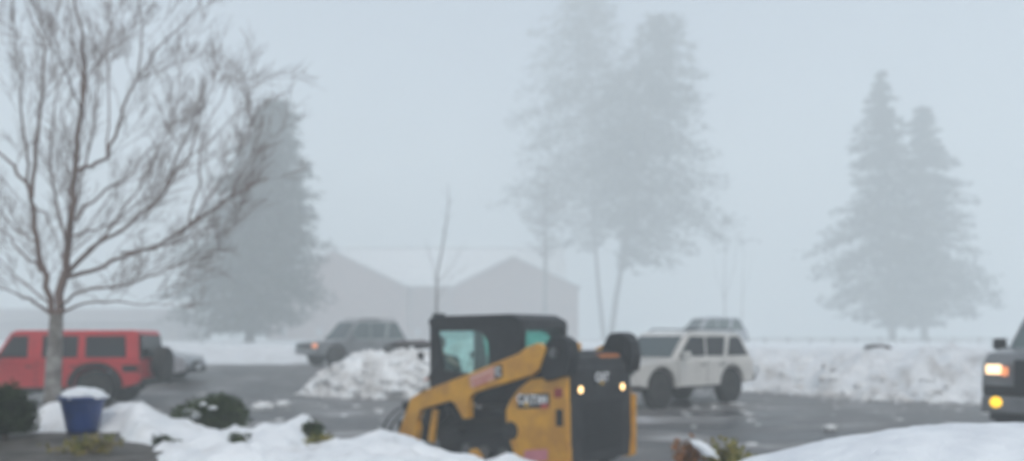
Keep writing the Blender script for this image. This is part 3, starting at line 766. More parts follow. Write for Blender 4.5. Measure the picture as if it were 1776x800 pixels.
def suv(name, pos, yaw, label, paint, glassm, H=1.80, r=.42, rack=True, rim='rim', rearz=0, extras=None, liftb=.0):
    t = thing(name, pos, label, 'car', yaw)
    b = liftb
    body = [(-2.28, 1.06 + b), (-2.36, .72 + b), (-2.30, .50 + b), (-1.98, .46 + b)] + arch(-1.38, .52, .44 + b, 8, .95) + [(-.8, .42 + b), (.86, .42 + b)] + arch(1.42, .52, .44 + b, 8, .95) + [(2.02, .46 + b), (2.30, .52 + b), (2.36, .78 + b), (2.28, .99 + b), (1.9, 1.05 + b), (.95, 1.11 + b)]
    cabin = [(-2.30, 1.05 + b), (-1.98, 1.62 + b), (-1.80, H - .05), (-.5, H), (.15, H - .02), (.32, H - .08), (1.02, 1.08 + b)]
    zt = H - .13
    car(t, dict(w=.90, wg=.87, belt=1.06 + b, tumble=.22, len=4.5, paint=paint, body=body, cabin=cabin, r=r, tw=.27, axles=(-1.38, 1.42), rim=rim, bev=.06, glass=glassm, wsglass='carglass2',
           side_windows=[[(-2.10, 1.17 + b), (-1.82, zt), (-1.42, zt), (-1.20, 1.17 + b)][::-1], [(-1.02, 1.17 + b), (-1.22, zt), (-.42, zt), (-.34, 1.17 + b)][::-1], [(-.26, 1.17 + b), (-.34, zt), (.22, zt), (.74, 1.17 + b)][::-1]],
           end_windows=[('windscreen', (.96, 1.15 + b), (.40, zt - .0), .09), ('rear_window', (-2.25, 1.14 + b), (-2.0, 1.59 + b), .1)],
           under_c=(0, 0, .52 + b), under_s=(3.9, 1.3, .3),
           seams=[(.82, .5 + b, 1.06 + b), (-.30, .5 + b, 1.06 + b), (-1.04, .78 + b, 1.06 + b)], handles=[(-.12, .96 + b), (-.88, .96 + b)], mirror=(.72, 1.2 + b), mirrorm=paint,
           boxes=[('front_bumper', (2.34, 0, .60 + b), (.16, 1.74, .20), paint), ('rear_bumper', (-2.38, 0, .60 + b), (.16, 1.72, .2), 'black'), ('grille', (2.36, 0, .84 + b), (.04, .8, .16), 'black'),
                  ('tail_light', (-2.28, .80, .90 + b), (.12, .14, .26), 'taillens'), ('tail_light', (-2.28, -.80, .90 + b), (.12, .14, .26), 'taillens'),
                  ('running_board', (.0, .86, .42 + b), (1.6, .14, .06), 'black'), ('running_board', (.0, -.86, .42 + b), (1.6, .14, .06), 'black')] + (extras or [])))
    if rack:
        for s in (1, -1):
            bm = NB(); tube(bm, [(-1.8, s * .60, H), (-1.7, s * .60, H + .06), (.0, s * .60, H + .06), (.1, s * .60, H - .01)], .018, 6); obj('roof_rail', bm, 'black', t)
    return t
yw = R(180 + 40)
h = Vector((math.cos(yw), math.sin(yw), 0)); l = Vector((-h.y, h.x, 0))
fw = W(1141, 712, 18.7); c = Vector((fw.x, fw.y, 0)) - h * 1.42 - l * .76; c.z = lot_z(c.x, c.y) + .0
suv('parked_car', c, yw, 'white sport utility car with large dark wheels parked right of the loader', 'white', 'carglass', H=1.84, r=.45, liftb=.06,
    extras=[('headlight', (2.32, .66, .90), (.12, .34, .16), 'lightglass'), ('headlight', (2.32, -.66, .90), (.12, .34, .16), 'lightglass')])
yw = R(180 + 44); h = Vector((math.cos(yw), math.sin(yw), 0)); l = Vector((-h.y, h.x, 0))
fc = W(550, 640, 33); c = Vector((fc.x, fc.y, 0)) - h * 2.36 - l * .9; c.z = lot_z(c.x, c.y)
suv('parked_car', c, yw, 'dark fog-dimmed car with one amber light behind the centre snow pile', 'darkpaint', 'lightglass', H=1.98,
    extras=[('headlight', (2.34, -.66, .86), (.10, .34, .16), 'lightglass'), ('turn_signal', (2.35, .70, .86), (.10, .30, .17), 'turn')])
p = W(1222, 560, 46); 
suv('parked_car', (p.x, p.y, 1.0), R(180 + 20), 'fog-dimmed grey car on the rise, roof showing above the white car', 'silver', 'lightglass', H=1.92, rack=False,
    extras=[('headlight', (2.32, .66, .84), (.12, .34, .16), 'lightglass'), ('headlight', (2.32, -.66, .84), (.12, .34, .16), 'lightglass')])
# low snow-buried thing left of loader (dark streak on the pile crest)
p = W(720, 598, 27.5)
bm = NB(); blob(bm, (0, 0, 0), (.85, .4, .16), 3, .3, 2, 8); tag(obj('boulder', bm, 'rock', smo=True, loc=(p.x, p.y, p.z)), 'long dark rock showing through the snow left of the loader cab', 'boulder')

# pickup with lights at right edge
def pickup():
    yaw = math.atan2(-.69, -.72); h = Vector((math.cos(yaw), math.sin(yaw), 0)); l = Vector((-h.y, h.x, 0))
    FR = W(1703, 690, 12.7); w = .97
    c = Vector((FR.x, FR.y, 0)) - h * 2.75 + l * w; c.z = lot_z(c.x, c.y)
    t = thing('pickup_truck', c, 'grey pickup truck with lit headlight and yellow fog lamp at the right edge', 'pickup truck', yaw)
    body = [(-2.75, 1.20), (-2.80, .70), (-2.4, .60)] + arch(-1.65, .52, .55, 8) + [(-1.0, .52), (1.2, .52)] + arch(1.80, .52, .55, 8) + [(2.45, .55), (2.72, .62), (2.78, .9), (2.74, 1.28), (2.5, 1.42), (1.75, 1.50), (1.2, 1.50), (1.1, 1.22)]
    cabin = [(-.85, 1.20), (-.75, 1.98), (-.6, 2.07), (.85, 2.07), (1.02, 2.01), (1.72, 1.44), (1.74, 1.20)]
    car(t, dict(w=w, wg=.93, belt=1.2, tumble=.16, len=5.3, paint='gunmetal', body=body, cabin=cabin, r=.42, tw=.28, axles=(-1.65, 1.80), bev=.06, rim='rimlight', wsglass='lightglass',
        side_windows=[[(-.72, 1.30), (-.68, 1.90), (.02, 1.90), (.02, 1.30)][::-1], [(.12, 1.30), (.12, 1.90), (.9, 1.90), (1.4, 1.46)][::-1]],
        end_windows=[('windscreen', (1.70, 1.47), (1.08, 1.97), .06), ('rear_window', (-.83, 1.32), (-.77, 1.78), .1)], under_c=(0, 0, .62), under_s=(5.0, 1.4, .3),
        seams=[(1.05, .6, 1.2), (.07, .6, 1.2), (-.8, .6, 1.2)], handles=[(.2, 1.08), (-.6, 1.08)], mirror=(1.18, 1.56),
        boxes=[('headlight', (2.77, -.80, 1.17), (.10, .21, .15), 'head'), ('headlight', (2.77, .80, 1.17), (.10, .21, .15), 'head'),
               ('turn_signal', (2.775, -.645, 1.14), (.09, .09, .14), 'turn'), ('turn_signal', (2.775, .645, 1.14), (.09, .09, .14), 'turn'),
               ('grille', (2.79, 0, 1.12), (.07, 1.02, .42), 'black'), ('front_bumper', (2.80, 0, .62), (.14, 1.90, .26), 'gunmetal'), ('air_intake', (2.79, 0, .84), (.06, 1.86, .14), 'black'), ('skid_plate', (2.76, 0, .44), (.1, 1.7, .14), 'black')]))
    for s in (1, -1):
        bm = NB(); lathe(bm, [(.001, .03), (.07, .03), (.085, .015), (.085, -.04)], (2.865, s * .74, .66), 'x', 20); obj('fog_lamp', bm, 'fogl', t, smo=False)
    return t
pickup()

# ------------------------------------------------------------------ track loader
def loader():
    th = R(43); yaw = PI - th
    h = Vector((-math.cos(th), math.sin(th), 0)); l = Vector((-h.y, h.x, 0))
    C = Vector((.24, 12.9, -.30)); g = -.30
    t = thing('track_loader', C, 'yellow and black compact loader with enclosed cab, working on the wet lot', 'loader', yaw)
    def on_side(px, py, yl):
        """photo pixel onto the machine's own vertical plane at distance yl left of its centre line"""
        k = (px - CX) / F
        # C.x + h.x*x + l.x*yl = k*(C.y + h.y*x + l.y*yl)
        x = (k * (C.y + l.y * yl) - C.x - l.x * yl) / (h.x - k * h.y)
        d = C.y + h.y * x + l.y * yl
        return (x, CZ - (py - HY) / F * d - g)
    A = lambda pts, yl: [on_side(px, py, yl) for px, py in pts]
    # lift arms: shape read off the side, built 12 cm thick, one each side
    arm = A([(946, 603), (931, 595), (912, 603), (899, 613), (808, 650), (728, 681), (712, 691), (701, 723), (691, 752), (686, 800), (716, 800), (724, 744), (722, 730), (728, 711), (780, 695), (788, 700), (803, 727), (812, 726), (812, 690), (822, 681), (920, 651), (934, 639)], .94)
    for s in (1, -1):
        bm = NB(); prism(bm, arm, s * .82, s * .94); o = obj('lift_arm', bm, 'yellow', t, bevel=.012)
        if s > 0: arml = o
        else: armr = o
    # arm decals (left arm outer face)
    dq = A([(815, 660), (862, 642), (864, 655), (817, 674)], .94)
    qd = [on_side(*p_, .94) for p_ in [(814, 653), (858, 635), (858, 658), (817, 674)]]
    bm = NB(); slab(bm, [(x, .943, z) for x, z in qd], .003, Vector((0, 1, 0))); dd = obj('decal', bm, 'decal_pink', arml)
    for a, b_ in (((820, 664), (852, 651)), ((824, 671), (846, 662))):
        (xa, za), (xb, zb) = on_side(*a, .947), on_side(*b_, .947)
        bm = NB(); slab(bm, [(xa, .9475, za - .012), (xb, .9475, zb - .012), (xb, .9475, zb + .012), (xa, .9475, za + .012)], .001, Vector((0, 1, 0))); obj('decal_stripe', bm, 'decal_red', dd)
    qd = [on_side(*p_, .94) for p_ in [(858, 636), (871, 632), (871, 654), (858, 658)]]
    bm = NB(); slab(bm, [(x, .943, z) for x, z in qd], .003, Vector((0, 1, 0))); d2 = obj('decal', bm, 'decal_black', arml)
    cxx = sum(x for x, z in qd) / 4; czz = sum(z for x, z in qd) / 4
    text_part('lettering', 'C', 'decal_white', d2, (cxx, .949, czz), (-1, 0, -.1), (0, 0, 1), .16, .001, .006)
    # rear towers: black links carrying the arms
    tw = A([(946, 594), (956, 584), (972, 583), (984, 592), (988, 620), (984, 650), (944, 662), (936, 642), (938, 612)], .90)
    for s in (1, -1):
        bm = NB(); prism(bm, tw, s * .66, s * .90); obj('rear_tower', bm, 'loaderblack', t, bevel=.03)
    rt_x0, rt_z = on_side(960, 600, .9)
    for s in (1,):
        bm = NB(); lathe(bm, [(.001, .03), (.07, .03), (.075, -.02)], (rt_x0 - .02, s * .92, rt_z - .1), 'y', 18); obj('pivot_pin', bm, 'steel', t)
    zr = rt_z
    # engine enclosure: side panels with curved front edge
    pan = A([(920, 657), (978, 654), (985, 700), (987, 812), (905, 812), (892, 790), (885, 770), (878, 744), (877, 712), (884, 695), (899, 674)], .80)
    for s in (1, -1):
        bm = NB(); prism(bm, pan, s * .72, s * .80); o = obj('side_panel', bm, 'yellow', t, bevel=.015)
        if s > 0: sp = o
    def side_plate(pix, yl, m, name, par, th_=.004):
        q_ = [on_side(*p_, yl) for p_ in pix]
        bm = NB(); slab(bm, [(x, yl, z) for x, z in q_], th_, Vector((0, 1, 0))); return obj(name, bm, m, par), q_
    n1, q1 = side_plate([(898, 684), (953, 682), (953, 707), (898, 709)], .803, 'decal_black', 'decal', sp)
    cx1 = sum(x for x, z in q1) / 4; cz1 = sum(z for x, z in q1) / 4; wx = abs(q1[0][0] - q1[1][0])
    text_part('lettering', 'CAT', 'decal_white', n1, (cx1 + wx * .22, .8095, cz1 + .01), (-1, 0, 0), (0, 0, 1), .19, .001, .006)
    text_part('lettering', '289', 'decal_white', n1, (cx1 - wx * .26, .8095, cz1 + .02), (-1, 0, 0), (0, 0, 1), .15, .001, .005)
    bm = NB(); slab(bm, [(cx1 + wx * .30, .811, cz1 - .085), (cx1 + wx * .12, .811, cz1 - .085), (cx1 + wx * .21, .811, cz1 - .01)], .001, Vector((0, 1, 0))); obj('triangle_mark', bm, 'decal_yellow', n1)
    side_plate([(938, 701), (951, 700), (951, 708), (938, 709)], .8085, 'decal_red', 'decal_corner', n1, .002)
    side_plate([(962, 674), (976, 673), (976, 689), (962, 690)], .803, 'taillens', 'side_reflector', sp, .01)
    side_plate([(965, 710), (977, 710), (977, 740), (965, 739)], .803, 'black', 'latch', sp, .012)
    side_plate([(910, 781), (950, 779), (950, 799), (908, 801)], .803, 'decal_magenta', 'decal', sp)
    # core, rear door
    xr = -1.5
    bm = NB(); box(bm, (-.95, 0, .98), (1.04, 1.42, 1.30)); obj('engine_housing', bm, 'loaderblack', t, bevel=.03)
    # rear door in dark grey: outer frame, recessed grille
    bm = NB(); prism(bm, [(-1.50, .14), (-1.52, .45), (-1.50, 1.52), (-1.42, 1.70), (-1.30, 1.72), (-1.30, .14)], -.76, .76); rd = obj('rear_door', bm, 'doorblack', t, bevel=.04, seg=3)
    bm = NB()
    for i in range(15): box(bm, (-1.524, 0, .32 + i * .05), (.014, .96, .03))
    obj('grille', bm, 'black', rd)
    for s in (1, -1):
        bm = NB(); lathe(bm, [(.001, -.035), (.05, -.035), (.066, -.015), (.07, .03)], (-1.515, .56 if s > 0 else -.475, 1.22), 'x', 24); obj('work_light', bm, 'lamp', rd)
        bm = NB(); lathe(bm, [(.072, -.03), (.09, -.02), (.09, .04), (.072, .04)], (-1.515, .56 if s > 0 else -.475, 1.22), 'x', 24); obj('lamp_ring', bm, 'black', rd)
    bm = NB(); box(bm, (-1.522, .03, 1.36), (.012, .34, .24)); pl = obj('badge', bm, 'decal_black', rd)
    text_part('lettering', 'CAT', 'decal_white', pl, (-1.531, .03, 1.38), (0, -1, 0), (0, 0, 1), .17, .001, .007)
    bm = NB(); slab(bm, [(-1.532, .08, 1.275), (-1.532, -.02, 1.275), (-1.532, .03, 1.335)], .001, Vector((-1, 0, 0))); obj('triangle_mark', bm, 'decal_yellow', pl)
    for s in (1, -1):
        bm = NB(); box(bm, (-1.40, s * .785, .78), (.22, .05, 1.26)) if s > 0 else box(bm, (-1.44, s * .80, .62), (.24, .06, .95)); obj('corner_panel', bm, 'yellow', t, bevel=.015)
    # engine hood between the towers
    bm = NB(); prism(bm, [(-1.34, 1.72), (-1.28, 1.77), (-.45, 1.77), (-.40, 1.62), (-1.34, 1.62)], -.62, .62); hd = obj('hood', bm, 'loaderblack', t, bevel=.03)
    bm = NB(); box(bm, (-1.36, -.30, 1.69), (.16, .50, .06)); obj('hood_reflection', bm, 'orange', t, bevel=.02)  # orange reflection painted as a coloured strip
    bm = NB(); box(bm, (-1.05, .22, 1.83), (.30, .26, .13)); obj('filler_cover', bm, 'yellow', t, bevel=.03)
    # right tower block tall
    bm = NB(); prism(bm, [(-1.52, 1.66), (-1.50, 2.0), (-1.38, 2.06), (-1.16, 2.04), (-1.02, 1.80), (-1.10, 1.60), (-1.40, 1.56)], -.95, -.62); obj('tower_cap', bm, 'loaderblack', t, bevel=.05)
    # cab
    cf, cr, cw, ct, cb = 1.74, -.36, .54, 2.34, 1.05
    def bar(a, b, r_=.045, name='cab_post', m='loaderblack', par=None):
        bm = NB(); tube(bm, [a, b], r_, 4); return obj(name, bm, m, par or t, bevel=.012)
    roof = NB(); prism(roof, [(cf + .03, ct - .16), (cf + .02, ct - .04), (cf - .12, ct), (cr + .20, ct), (cr + .02, ct - .08), (cr - .06, ct - .22), (cr + .1, ct - .19), (cf - .2, ct - .12)], -cw - .03, cw + .03); obj('cab_roof', roof, 'loaderblack', t, bevel=.03)
    bm = NB(); box(bm, (cf - .12, cw - .08, ct + .02), (.16, .18, .05)); obj('roof_light', bm, 'black', t, bevel=.015)
    # side walls with window openings made of frame members
    for s in (1, -1):
        rf_ = 0 if s > 0 else -.48
        y0, y1 = s * (cw - .05), s * (cw + .02)
        bm = NB(); prism(bm, [(cf, .75), (cf, ct - .1), (cf - .17, ct - .1), (cf - .20, 1.95), (cf - .30, 1.6), (cf - .32, .75)], y0, y1); obj('door_post', bm, 'loaderblack', t, bevel=.015)
        bm = NB(); prism(bm, [(cf - .17, ct - .1), (cf - .17, ct - .22), (cf - .24, ct - .26), (.60 + rf_, ct - .26), (.46 + rf_, ct - .30), (.34 + rf_, 1.9), (.30 + rf_, 1.35), (.30 + rf_, .75), (cr, .75), (cr - .02, ct - .1)], y0, y1); obj('cab_side', bm, 'loaderblack', t, bevel=.015)
        bm = NB(); prism(bm, [(cf - .3, .75), (cf - .3, 1.42), (.3 + rf_, 1.36), (.3 + rf_, .75)], y0, y1); obj('door_panel', bm, 'loaderblack', t, bevel=.01)
        bm = NB(); slab(bm, [(.3 + rf_, s * (cw - .02), 1.36), (.3 + rf_, s * (cw - .02), ct - .22), (cf - .17, s * (cw - .02), ct - .2), (cf - .3, s * (cw - .02), 1.40)], .006, Vector((0, s, 0))); obj('door_glass', bm, 'doorglass' if s > 0 else 'cabglass', t)
    bm = NB(); box(bm, (.84, -(cw - .03), 1.8), (.05, .05, .9)); obj('window_bar', bm, 'loaderblack', t)
    # rear wall of cab around its window
    bm = NB(); box(bm, (cr + .02, 0, 1.48), (.05, 2 * cw, .6)); obj('rear_wall', bm, 'loaderblack', t)
    for s in (1, -1):
        bm = NB(); box(bm, (cr + .0, s * (cw - .04), 1.98), (.08, .08, .5)); obj('cab_post', bm, 'loaderblack', t, bevel=.01)
    bm = NB(); box(bm, (cr + .0, 0, 1.98), (.012, 2 * cw - .16, .40)); obj('rear_glass', bm, 'clear', t)
    bm = NB(); box(bm, (cf - .02, 0, 1.6), (.012, 2 * cw - .1, 1.2)); obj('front_glass', bm, 'clear', t)
    for s in (1, -1):
        bm = NB(); tube(bm, [(cf + .02, s * .42, 1.5), (cf + .14, s * .55, 1.52), (cf + .16, s * .60, 1.60)], .012, 6); box(bm, (cf + .16, s * .62, 1.66), (.03, .10, .12)); obj('mirror', bm, 'black', t)
    bm = NB(); box(bm, (.55, 0, .92), (2.3, 1.06, .42)); obj('cab_floor', bm, 'loaderblack', t, bevel=.02)
    bm = NB(); box(bm, (.85, 0, 1.08), (.5, .5, .14)); box(bm, (.60, 0, 1.42), (.12, .48, .62)); obj('operator_seat', bm, 'black', t, bevel=.04)
    for s in (1, -1):
        bm = NB(); tube(bm, [(1.2, s * .32, 1.15), (1.24, s * .32, 1.4)], .02, 8); lathe(bm, [(.001, -.03), (.035, -.02), (.04, .03), (.02, .07), (.001, .07)], (1.25, s * .32, 1.43), 'z', 12); obj('control_lever', bm, 'black', t)
    # chassis and tracks
    bm = NB(); box(bm, (.1, 0, .55), (3.0, 1.08, .55)); obj('chassis', bm, 'loaderblack', t, bevel=.04)
    for s in (1, -1):
        cy = s * .665; zt_ = .74
        lo = []; 
        pts = [(-1.05, .02), (.95, .02)] + [(.95 + .24 * math.sin(a), .26 - .24 * math.cos(a)) for a in [R(30 * k) for k in range(1, 6)]] + [(.55, .62), (-.35, .80)]
        outer = [(-1.05, .03), (1.0, .03)] + [(1.0 + .26 * math.sin(R(k)), .29 - .26 * math.cos(R(k))) for k in range(25, 160, 25)] + [(.6, .62), (-.30, .80), (-.62, .78)] + [(-1.1 - .26 * math.sin(R(k)), .30 + .26 * math.cos(R(k))) for k in range(20, 175, 25)]
        inner = [(lerp(0, x, .90), lerp(.36, z, .84)) for x, z in outer]
        bm = NB()
        n = len(outer)
        Y0, Y1 = cy - .115, cy + .115
        vv = [[bm.verts.new((x, y, z)) for x, z in ring] for ring in (outer, inner) for y in (Y0, Y1)]
        for i in range(n):
            j = (i + 1) % n
            bm.faces.new((vv[0][i], vv[0][j], vv[1][j], vv[1][i])); bm.faces.new((vv[2][i], vv[3][i], vv[3][j], vv[2][j]))
            bm.faces.new((vv[0][i], vv[2][i], vv[2][j], vv[0][j])); bm.faces.new((vv[1][i], vv[1][j], vv[3][j], vv[3][i]))
        for i in range(n):
            a = Vector((outer[i][0], 0, outer[i][1])); b_ = Vector((outer[(i + 1) % n][0], 0, outer[(i + 1) % n][1]))
            m_ = max(1, int((b_ - a).length / .11))
            for k in range(m_):
                q_ = a.lerp(b_, (k + .5) / m_); ang = math.atan2(b_.z - a.z, b_.x - a.x)
                box(bm, (q_.x, cy, q_.z), (.05, .22, .05), Matrix.Rotation(-ang, 4, 'Y'))
        bmesh.ops.recalc_face_normals(bm, faces=bm.faces)
        tr_ = obj('rubber_track', bm, 'rubber', t)
        bm = NB(); prism(bm, [(-.95, .14), (.95, .14), (.9, .34), (.3, .44), (-.3, .58), (-.85, .40)], cy - .09, cy + .09); obj('track_frame', bm, 'loaderblack', t, bevel=.02)
        for x, r_ in ((-1.08, .22), (1.0, .22)):
            bm = NB(); lathe(bm, [(.001, -.13), (r_ * .5, -.13), (r_, -.10), (r_, .10), (r_ * .5, .12), (.001, .12)], (x, cy, .29), 'y', 22); obj('idler_wheel', bm, 'loaderblack', t)
        for x in (-.6, -.2, .2, .6):
            bm = NB(); lathe(bm, [(.001, -.12), (.11, -.12), (.11, .12), (.001, .12)], (x, cy, .17), 'y', 16); obj('roller', bm, 'steel', t)
        bm = NB(); lathe(bm, [(.001, -.12), (.20, -.12), (.20, .12), (.12, .14), (.001, .14)], (-.40, cy, .56), 'y', 22); obj('drive_sprocket', bm, 'loaderblack', t)
    # lift cylinders, tilt cylinders, links
    for s in (1, -1):
        y = s * .74
        bm = NB(); tube(bm, [(-.9, y, .95), (.25, y, .86)], .055, 12); o = obj('lift_cylinder', bm, 'loaderblack', t, smo=True)
        bm = NB(); tube(bm, [(.25, y, .86), (.95, y, .98)], .028, 10); obj('piston_rod', bm, 'chrome', o, smo=True)
        x0, z0 = on_side(808, 722, .88)
        bm = NB(); tube(bm, [(-.2, y, .80), (x0, y, z0 + .05)], .05, 8); obj('control_link', bm, 'loaderblack', t, bevel=.01)
        bm = NB(); tube(bm, [(1.95, s * .5, 1.05), (2.28, s * .5, .55)], .045, 10); o = obj('tilt_cylinder', bm, 'loaderblack', t)
        bm = NB(); tube(bm, [(2.28, s * .5, .55), (2.36, s * .5, .34)], .025, 8); obj('piston_rod', bm, 'chrome', o)
    bm = NB(); tube(bm, [(2.05, -.86, .80), (2.05, .86, .80)], .07, 12); obj('cross_tube', bm, 'loaderblack', t)
    bm = NB(); slab(bm, [(2.22, -.75, .12), (2.22, .75, .12), (2.34, .75, .52), (2.34, -.75, .52)], .05); obj('coupler_plate', bm, 'loaderblack', t, bevel=.015)
    # front frame and step in the open space below the arm
    bm = NB(); prism(bm, [(1.45, .45), (1.75, .45), (1.75, 1.02), (1.62, 1.08), (1.3, .98), (1.1, .7)], -.70, .70); obj('front_frame', bm, 'loaderblack', t, bevel=.03)
    # hoses
    def hose(pix, y, r_=.016):
        q_ = [on_side(a, b_, y) for a, b_ in pix]
        bm = NB(); tube(bm, [(x, y - .02 * i, z) for i, (x, z) in enumerate(q_)], r_, 8); obj('hydraulic_hose', bm, 'black', t, smo=True)
    hose([(716, 705), (700, 706), (684, 712), (670, 724), (659, 740), (655, 765)], .75)
    hose([(716, 712), (702, 713), (690, 720), (678, 733), (668, 750), (664, 775)], .68)
    hose([(760, 752), (785, 738), (820, 728), (855, 722), (885, 724)], .84, .014)
    hose([(740, 760), (765, 742), (800, 718), (835, 700), (870, 690)], .82, .014)
    hose([(765, 772), (800, 757), (840, 748), (880, 745)], .85, .014)
    (xa, za) = on_side(826, 792, .80); bm = NB(); prism(bm, [(xa - .16, za - .2), (xa + .16, za - .2), (xa + .13, za + .10), (xa - .02, za + .14), (xa - .16, za + .02)], .79, .83); obj('track_guard', bm, 'yellow', t, bevel=.012)
    # small yellow items seen low by the track
    bm = NB(); (xa, za) = on_side(752, 738, .86); prism(bm, [(xa - .08, za + .25), (xa + .02, za + .28), (xa + .14, za - .25), (xa + .02, za - .30)], .80, .87); obj('arm_stop', bm, 'yellow', t, bevel=.01)
    return t, C, h, l, on_side
LT, LC, LH, LL, on_side = loader()

# ------------------------------------------------------------------ operator
def operator():
    yaw = LT.rotation_euler.z
    base = LC + LH * 1.30 + LL * .31 + Vector((0, 0, 1.16))
    P_ = thing('person', base, 'operator in dark jacket and knit cap leaning forward inside the loader cab', 'person', yaw)
    def skin(nodes, edges, name, m, sub=2):
        me = bpy.data.meshes.new(name); me.from_pydata([n[0] for n in nodes], edges, []); o = bpy.data.objects.new(name, me); COL.objects.link(o)
        md = o.modifiers.new('s', 'SKIN'); sv = me.skin_vertices[0].data
        for i, n in enumerate(nodes): sv[i].radius = (n[1], n[2] if len(n) > 2 else n[1]); sv[i].use_root = (i == 0)
        sm = o.modifiers.new('u', 'SUBSURF'); sm.levels = sub; sm.render_levels = sub
        bpy.context.view_layer.update()
        out = bpy.data.meshes.new_from_object(o.evaluated_get(bpy.context.evaluated_depsgraph_get()))
        bpy.data.objects.remove(o); out.materials.clear(); out.materials.append(M[m]); out.name = name
        for p_ in out.polygons: p_.use_smooth = True
        q_ = bpy.data.objects.new(name, out); COL.objects.link(q_); q_.parent = P_; return q_
    N = [((0, 0, 0), .15, .13), ((.10, 0, .20), .14, .12), ((.24, .02, .40), .17, .12), ((.33, .04, .50), .06), ((.38, .05, .57), .055)]
    E = [(0, 1), (1, 2), (2, 3), (3, 4)]
    # head
    N += [((.42, .06, .64), .082, .075), ((.41, .06, .72), .088, .08), ((.40, .06, .78), .05)]; E += [(4, 5), (5, 6), (6, 7)]
    for s in (1, -1):
        i = len(N)
        N += [((.24, s * .19, .41), .065), ((.34, s * .24, .20), .05), ((.50, s * .20, .10), .036), ((.56, s * .18, .10), .034)]
        E += [(2, i), (i, i + 1), (i + 1, i + 2), (i + 2, i + 3)]
        for k, (dy, ln) in enumerate([(-.028, .05), (-.010, .06), (.010, .055), (.028, .045)]):
            j = len(N); N += [((.60, s * .18 + dy, .10), .010), ((.60 + ln, s * .18 + dy, .085), .009), ((.60 + ln * 1.1, s * .18 + dy, .055), .008)]
            E += [(i + 3, j), (j, j + 1), (j + 1, j + 2)]
        j = len(N); N += [((.565, s * .18 - s * .04, .11), .011), ((.60, s * .18 - s * .055, .10), .010)]; E += [(i + 3, j), (j, j + 1)]
        i = len(N)
        N += [((.02, s * .10, -.02), .10), ((.28, s * .13, -.01), .075), ((.42, s * .13, .0), .065), ((.47, s * .13, -.16), .055), ((.46, s * .13, -.22), .05), ((.54, s * .13, -.22), .045)]
        E += [(0, i), (i, i + 1), (i + 1, i + 2), (i + 2, i + 3), (i + 3, i + 4), (i + 4, i + 5)]
    body = skin(N, E, 'body', 'skin', 2)
    bm = bmesh.new(); bm.from_mesh(body.data)          # nose, ears, brow on the same mesh
    for c, r_ in [((.505, .06, .70), (.022, .014, .026)), ((.49, .06, .655), (.012, .03, .008)), ((.42, .145, .69), (.018, .01, .03)), ((.42, -.025, .69), (.018, .01, .03))]:
        gg = bmesh.ops.create_icosphere(bm, subdivisions=2, radius=1)
        for v in gg['verts']: v.co = Vector((c[0] + v.co.x * r_[0], c[1] + v.co.y * r_[1], c[2] + v.co.z * r_[2]))
    bm.to_mesh(body.data); bm.free()
    for s in (1, -1):
        bm = NB(); blob(bm, (.492, .06 + s * .03, .712), (.008, .012, .007), 2, 0); obj('eye', bm, 'decal_black', P_)
    J = [((0, 0, -.03), .165, .15), ((.10, 0, .20), .16, .14), ((.24, .02, .40), .185, .14), ((.31, .03, .48), .08)]
    JE = [(0, 1), (1, 2), (2, 3)]
    for s in (1, -1):
        i = len(J); J += [((.24, s * .19, .41), .082), ((.34, s * .24, .20), .066), ((.50, s * .20, .10), .05)]; JE += [(2, i), (i, i + 1), (i + 1, i + 2)]
    skin(J, JE, 'jacket', 'jacket', 2)
    Tn = [((0, 0, -.06), .16, .13)]; TE = []
    for s in (1, -1):
        i = len(Tn); Tn += [((.02, s * .10, -.02), .115), ((.28, s * .13, -.01), .09), ((.42, s * .13, .0), .08), ((.47, s * .13, -.18), .07)]; TE += [(0, i), (i, i + 1), (i + 1, i + 2), (i + 2, i + 3)]
    skin(Tn, TE, 'trousers', 'jacket', 2)
    bm = NB(); blob(bm, (.395, .06, .755), (.108, .10, .085), 3, .03, 3, 1, flat=-.35); obj('knit_cap', bm, 'cap', P_, smo=True)
    bm = NB(); blob(bm, (.36, .06, .70), (.075, .092, .07), 3, .1, 3, 1); obj('hair', bm, 'hair', P_, smo=True)
operator()

